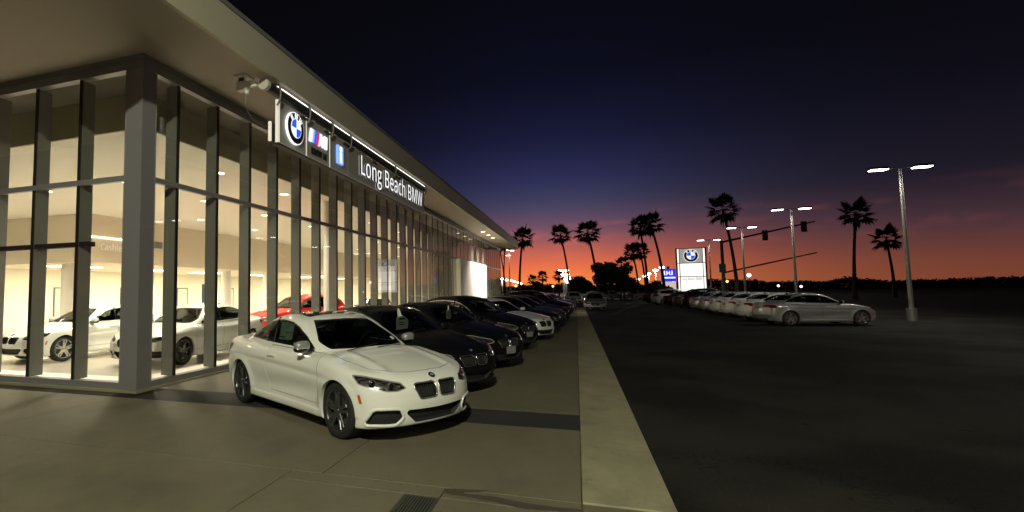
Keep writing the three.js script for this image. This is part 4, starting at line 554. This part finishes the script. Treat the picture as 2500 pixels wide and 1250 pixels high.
const HB = glow([1, 0.95, 0.9], 9);
[[22, 153.9], [23.4, 176], [26.4, 217], [28.7, 250], [34.7, 330], [40.6, 412]].forEach(([x, d], k) => farLamp(x, d, 0, ['bright lamp left of the blue sign, highest of the line of six', 'second lamp of the line falling away left of the blue sign', 'third lamp of the line left of the blue sign', 'fourth lamp of the line left of the blue sign', 'fifth lamp of the line left of the blue sign', 'lowest and last lamp of the line left of the blue sign'][k], farG));
[[-3.6, 160], [-4, 200], [-4.2, 240], [-4.45, 285], [-4.9, 350], [-5.2, 440]].forEach(([x, d], k) => farLamp(x, d, 1, ['nearest', 'second', 'third', 'fourth', 'fifth', 'farthest'][k] + ' lamp of the bright cluster under the middle palm', 'lamps of the bright cluster down the lane'));
[[-33.6, 250], [-35.4, 281], [-34.6, 295], [-37.5, 337], [-39, 374], [-44, 443]].forEach(([x, d], k) => farLamp(x, d, 0, ['nearest', 'second', 'third', 'fourth', 'fifth', 'farthest'][k] + ' lamp of the low line under the end of the eave', 'lamps of the low line past the eave'));
lamp(-11.2, 84.9, 7.5, 'twin headed lamp seen past the end of the showroom under the eave', { group: null, I: 60 }); lamp(-8.9, 74.1, 7.5, 'lamp with a brightly lit pole just past the end of the showroom', { group: null, I: 60, turn: 1.2 });

// ---------- sign tower, blue sign, signals ----------
{
  const D = 80.7, X = 15.25, t = thing('sign_tower', 'tall white lit sign tower with a round blue emblem on top', 'sign', [X, 0, D], -0.16), W = 1.78, lit = glow([1, 0.97, 0.9], 1.15);
  const edges = [7.25, 5.2, 3.32, 1.2, 0.4], names = ['top_panel', 'middle_panel', 'lower_panel'];
  for (let k = 0; k < 3; k++) part(names[k], bx(-W + 0.42, W - 0.42, edges[k + 1] + 0.05, edges[k] - 0.05, -0.15, 0.15), k ? lit : glow([0.75, 0.72, 0.66], 0.42), t);  // top panel is no lamp: its dim glow replaces light cast from below
  part('frame', [0, 1, 2, 3].map((k) => bx(-W - 0.08, W + 0.08, edges[k] - 0.04, edges[k] + 0.04, -0.2, 0.2)), M.darkMetal, t);
  for (const s of [-1, 1]) { part('post', bx(s * W - 0.1, s * W + 0.1, 0, edges[0] + 0.1, -0.12, 0.12), M.darkMetal, t); part('light_bar', bx(s * (W - 0.21) - 0.1, s * (W - 0.21) + 0.1, edges[3], edges[0] - 0.06, -0.1, 0.24), glow([1, 0.97, 0.92], 1.2), t); }
  part('back_plate', bx(-W, W, edges[3], edges[0], 0.26, 0.3), M.darkMetal, t); part('base', bx(-W, W, 0, edges[3] - 0.1, -0.1, 0.1), M.darkMetal, t);
  roundel(0.9, (g) => g.translate(0, 6.22, 0.17), t);
  const w1 = words('Long Beach BMW', 0.36, 0.02); w1.scale(2.5 / w1.boundingBox.max.x, 1, 1).translate(-1.28, 2.82, 0.16); part('lettering', w1, M.darkMetal, t); const w2 = words('Service & Parts', 0.2, 0.02); w2.translate(-1.2, 1.45, 0.16); part('lettering', w2, M.steel, t);
  const L = new THREE.RectAreaLight(new THREE.Color(1, 0.97, 0.9), 1.1, 2.9, 4); L.position.set(X - 0.1, 4, -D + 0.6); L.lookAt(X - 2, 4, -D + 12); scene.add(L);
}
{
  const D = 140, X = 21.4, t = thing('blue_sign', 'blue lit sign with a white letter emblem above a pale picture panel', 'sign', [X, 0, D], -0.2), W = 1.65, blue = glow([0.02, 0.05, 0.9], 0.95), wh = glow([1, 1, 1], 1.2);
  part('sign_box', rb(2 * W, 3.1, 0.4, 0.25, 0, 4.95, 0), blue, t);
  const bar2 = (x0, x1, y0, y1) => bx(x0, x1, y0, y1, -0.24, -0.2);
  part('emblem', [bar2(-0.95, -0.7, 5, 6.0), bar2(0.7, 0.95, 5, 6.0), bar2(-0.4, -0.18, 5.05, 5.95), bar2(0.18, 0.4, 5.05, 5.95), bar2(-0.18, 0.18, 5.4, 5.6), bar2(-0.7, -0.4, 5, 5.12), bar2(0.4, 0.7, 5, 5.12)], wh, t); part('white_band', bar2(-1.5, 1.5, 4.15, 4.5), wh, t);
  part('picture_panel', bx(-W + 0.08, W - 0.08, 0.5, 3.35, -0.12, 0.12), glow([0.9, 0.74, 0.66], 0.7), t); part('leg', bx(-W - 0.06, -W + 0.06, 0, 3.4, -0.1, 0.1), M.darkMetal, t); part('leg', bx(W - 0.06, W + 0.06, 0, 3.4, -0.1, 0.1), M.darkMetal, t);
  part('finial', [rb(0.6, 0.7, 0.3, 0.1, 0, 6.75, 0)], M.darkMetal, t);
}
{
  const t = thing('traffic_signal', 'dark signal pole with two long arms reaching out to the right edge', 'traffic signal', [17.7, 0, 75]);
  part('pole', new THREE.CylinderGeometry(0.17, 0.24, 7.7, 12).translate(0, 3.85, 0), M.darkMetal, t); part('mast_arm', bar([0, 7.5, 0], [8.5, 9.2, 4], 0.14, 8, 0.08), M.darkMetal, t); part('lower_arm', bar([0, 3.6, 0], [8.5, 5.6, 4], 0.12, 8, 0.07), M.darkMetal, t);
  part('control_box', rb(0.75, 1.1, 0.5, 0.05, -0.1, 4.2, 0), M.darkMetal, t);
  for (const [x, y, z] of [[4.2, 8.2, 2], [7.6, 8.9, 3.6]]) { const h = part('signal_head', [rb(0.36, 1.05, 0.25, 0.05, x, y - 0.2, z), rb(0.6, 1.25, 0.04, 0.02, x, y - 0.2, z - 0.14)], M.black, t); }
}
// small warm lamps far away
[[-16.4, 150, 2.7], [-7.2, 175, 2.6], [24, 150, 3.4], [41, 170, 3.2], [29.5, 108, 3.6], [58, 185, 1.8], [62, 180, 1.5]].forEach(([x, d, h], k) => { const t = thing('street_lamp', ['small orange lamp low under the eave end', 'small orange lamp left of the lane cluster', 'orange lamp between the line of lamps and the blue sign', 'small orange lamp behind the sign tower', 'white lamp low right of the sign tower', 'small white lamp low at the right edge', 'smallest white lamp low at the right edge'][k], 'street lamp', [x, 0, d]); part('pole', new THREE.CylinderGeometry(0.05, 0.08, h, 8).translate(0, h / 2, 0), M.darkMetal, t); part('lamp_globe', new THREE.SphereGeometry(0.34, 12, 8).translate(0, h + 0.3, 0), glow(k < 4 ? [1, 0.5, 0.12] : [1, 0.9, 0.8], 4), t); });
// ---------- palms and trees ----------
const leafM = new THREE.MeshPhysicalMaterial({ color: new THREE.Color(0.02, 0.03, 0.012), roughness: 0.7, side: THREE.DoubleSide }), trunkM = std([0.07, 0.055, 0.04], 0.95), deadM = std([0.05, 0.038, 0.024], 0.95);
function fanFrond(L, n, droop) { // stalk and pleated fan of blades, along +x
  const v = [], q = (a, b, c) => v.push(...a, ...b, ...c); const s0 = 0.5 * L;
  q([0, 0.02, 0], [s0, -droop * 0.25, 0.025], [s0, -droop * 0.25, -0.025]); q([0, 0.03, 0.02], [s0, -droop * 0.25, 0], [0, -0.03, -0.02]);
  for (let k = 0; k < n; k++) { const a = (k / (n - 1) - 0.5) * 3.3, l = L * (0.62 - 0.16 * Math.abs(a) / 1.6) * rr(0.88, 1.1), c = [s0, -droop * 0.25, 0], da = 0.12, mid = [s0 + Math.cos(a) * l * 0.6, -droop * 0.25 - droop * 0.3 * rr(0.5, 1.2), Math.sin(a) * l * 0.6], w = l * da, px = -Math.sin(a) * w, pz = Math.cos(a) * w, tip = [s0 + Math.cos(a) * l, -droop * (0.45 + rr(0.1, 0.55)) - 0.05 * l, Math.sin(a) * l * 0.97], m1 = [mid[0] + px, mid[1] - 0.03, mid[2] + pz], m2 = [mid[0] - px, mid[1] + 0.03, mid[2] - pz]; q(c, m1, m2); q(m1, tip, m2); }
  const g = new THREE.BufferGeometry(); g.setAttribute('position', new THREE.Float32BufferAttribute(v, 3)); g.computeVertexNormals(); return g;
}
const fronds = [0, 1, 2, 3].map((k) => fanFrond(2.3, 17, 0.35 + 0.25 * k));
function palm(label, x, d, h, crown, lean, { n = 24, group = 'tall fan palms against the sunset', bare = 0 } = {}) {
  const t = thing('palm_tree', label, 'palm tree', [x, 0, d], 0, group), N = 9, pts = [];
  for (let k = 0; k <= N; k++) { const s = k / N; pts.push([lean * (s * s - 1), s * h, lean * 0.3 * (s * s - 1)]); }
  const tr = [], rad = (s) => (0.135 + 0.13 * Math.pow(1 - s, 3)) * crown; for (let k = 0; k < N; k++) tr.push(bar(pts[k], pts[k + 1], rad(k / N), 10, rad((k + 1) / N)));
  part('trunk', tr, trunkM, t);
  const sk = []; for (let k = 0; k < 26; k++) { const a = rr(0, 6.28), y = h - rr(0.1, 1.1) * crown, l = rr(0.5, 1.0) * crown; sk.push(new THREE.ConeGeometry(0.09 * crown, l, 4).rotateX(Math.PI).translate(0, -l / 2, 0).rotateZ(0.35 * rr(0.4, 1)).rotateY(a).translate(Math.cos(a) * 0.16 * crown, y, Math.sin(a) * -0.16 * crown)); }
  part('dead_leaves', sk, deadM, t);
  for (let k = 0; k < n; k++) { const s = k / n, up = 1.3 - 1.75 * Math.pow(s, 0.8) + rr(-0.15, 0.15), o = part('frond', fronds[clamp(Math.floor(s * 4), 0, 3)], leafM, t); o.position.set(0, h + 0.25 * crown * (1 - s), 0); o.rotation.set(0, k * 2.39996 + rr(-0.2, 0.2), up, 'YXZ'); o.scale.setScalar(crown * 0.77 * rr(0.8, 1.12)); }
  return t;
}
palm('tall palm just right of the end of the eave', -6.3, 67, 8.2, 0.92, 0.6); palm('tall palm above the bright lamp cluster', -1.75, 72, 9.0, 0.86, -0.95); palm('broad crowned palm right of the lane centre', 1.62, 70, 8.9, 1.0, -1.0);
palm('right hand palm of the tall pair, trunk leaning', 11.55, 90, 11.9, 1.2, -1.5); palm('left hand palm of the tall pair, fuller crown', 10.2, 92, 11.6, 1.15, -0.8); palm('tall palm at the right edge left of the signal arms', 15.9, 66, 10.3, 1.0, -0.9);
palm('left palm of the shorter pair below the tall ones', 9.5, 98, 7.9, 1.0, -0.8); palm('right palm of the shorter pair below the tall ones', 10.9, 99, 8.1, 1.0, -0.6); palm('single short palm above the dark trees', 7.2, 92, 5.6, 0.8, -0.2);
palm('palm whose trunk shows left under the eave end', -10.0, 72, 7.9, 0.6, -0.8); palm('palm whose trunk shows right under the eave end', -9.2, 72, 8.0, 0.6, 0.3);
palm('small far palm left of the lane, nearest the eave', -10.0, 130, 4.0, 0.85, 0, { n: 22 }); palm('small far palm left of the lane, taller of two', -8.0, 135, 4.9, 0.85, 0.1, { n: 22 }); palm('small far palm just left of the lamp cluster', -3.9, 130, 4.8, 0.9, 0, { n: 22 });
palm('tall palm outside at the far right of the street', 33, 78, 10.5, 1.1, 0.6); palm('shorter palm outside at the far right of the street', 44, 96, 8.6, 1.1, -0.5);
function leafy(label, x, d, w, h, { name = 'tree', trunk = 1, n = 1400, leaf = 0.16, c = [0.02, 0.028, 0.012], category = 'tree', group, sy = 1 } = {}) {
  const t = thing(name, label, category, [x, 0, d], 0, group), g = [], blobs = [];
  for (let k = 0; k < 11; k++) { const a = rr(0, 6.28), r = rr(0, 0.34) * w; blobs.push([Math.cos(a) * r, trunk ? h * rr(0.45, 0.82) : h * rr(0.2, 0.72), Math.sin(a) * r, rr(0.16, 0.27) * Math.min(w, h)]); }
  if (trunk) { const br = [bar([0, 0, 0], [0.05 * w, h * 0.5, 0], 0.05 * Math.sqrt(w) + 0.06, 8, 0.06)]; for (const b of blobs.slice(0, 6)) br.push(bar([0.03 * w, h * 0.34, 0], [b[0], b[1], b[2]], 0.07, 5, 0.02)); part('trunk', br, trunkM, t); }
  const v = []; for (let k = 0; k < n; k++) { const b = blobs[k % blobs.length], u = rr(-1, 1), a = rr(0, 6.28), s = Math.sqrt(1 - u * u), R = b[3] * (0.55 + 0.5 * Math.cbrt(rnd())), px = b[0] + Math.cos(a) * s * R, py = Math.max(0.05, b[1] + u * R * 0.85), pz = b[2] + Math.sin(a) * s * R; for (let q = 0; q < 2; q++) { const e = () => rr(-1, 1) * leaf * Math.sqrt(w) ; v.push(px, py, pz, px + e(), py + e(), pz + e(), px + e(), py + e(), pz + e()); } }
  const G = new THREE.BufferGeometry(); G.setAttribute('position', new THREE.Float32BufferAttribute(v, 3)); G.computeVertexNormals(); part(trunk ? 'crown' : 'foliage', G, new THREE.MeshStandardMaterial({ color: new THREE.Color().setRGB(...c), roughness: 0.85, side: THREE.DoubleSide }), t); return t;
}
leafy('large dark rounded tree right of the lane', 4.5, 88, 5.2, 6.2, { n: 2600 }); leafy('dark green tree beside the large dark one, lit from the lot', 6.3, 84, 3.4, 6.0, { n: 2200, c: [0.03, 0.045, 0.014] }); leafy('low dark mound shaped tree left of the large dark tree', 1.3, 110, 5.0, 4.2, { n: 2000, c: [0.022, 0.014, 0.01] });
leafy('small green tree at the right of the dark trees', 8.0, 86, 2.6, 3.9, { n: 1400, c: [0.035, 0.05, 0.014] }); leafy('dark bush in front of the blue sign', 10.8, 78, 3.6, 3.1, { name: 'bush', trunk: 0, category: 'bush', n: 1500 }); leafy('yellow green bush under the lamp cluster', -1.0, 86, 1.8, 1.5, { name: 'bush', trunk: 0, category: 'bush', n: 700, c: [0.09, 0.1, 0.02] }); leafy('green lit tree right of the lamp cluster', 0.35, 98, 3.4, 4.3, { n: 1100, c: [0.05, 0.08, 0.02] }); leafy('low bush under the lamps past the eave', -9.0, 76, 3.0, 1.9, { name: 'bush', trunk: 0, category: 'bush', n: 900, c: [0.03, 0.045, 0.015] }); leafy('round dark tree low on the horizon left of the lane', -10.2, 150, 4.5, 4.2, { n: 900 });
{ // far off mass of trees along the horizon
  const v = []; for (let k = 0; k < 60000; k++) { const a = rr(-1.15, 0.95), D = rr(470, 540), hmax = 2.5 + 7.5 * fbm(a * 26, 2.2, 61, 0, 4), x = Math.sin(a) * D, z = -Math.cos(a) * D, y = hmax * Math.pow(rnd(), 0.8); for (let q = 0; q < 1; q++) { const e = () => rr(-1, 1) * 2.0; v.push(x, y, z, x + e(), y + e() * 0.8, z + e(), x + e(), y + e() * 0.8, z + e()); } }
  const G = new THREE.BufferGeometry(); G.setAttribute('position', new THREE.Float32BufferAttribute(v, 3)); G.computeVertexNormals(); tag(part('far_wood', G, new THREE.MeshStandardMaterial({ color: new THREE.Color(0.02, 0.014, 0.01), roughness: 0.9, side: THREE.DoubleSide }), scene), 'far off dark mass of trees along the whole horizon', 'wood', null, 'stuff');
}
renderer.render(scene, camera);
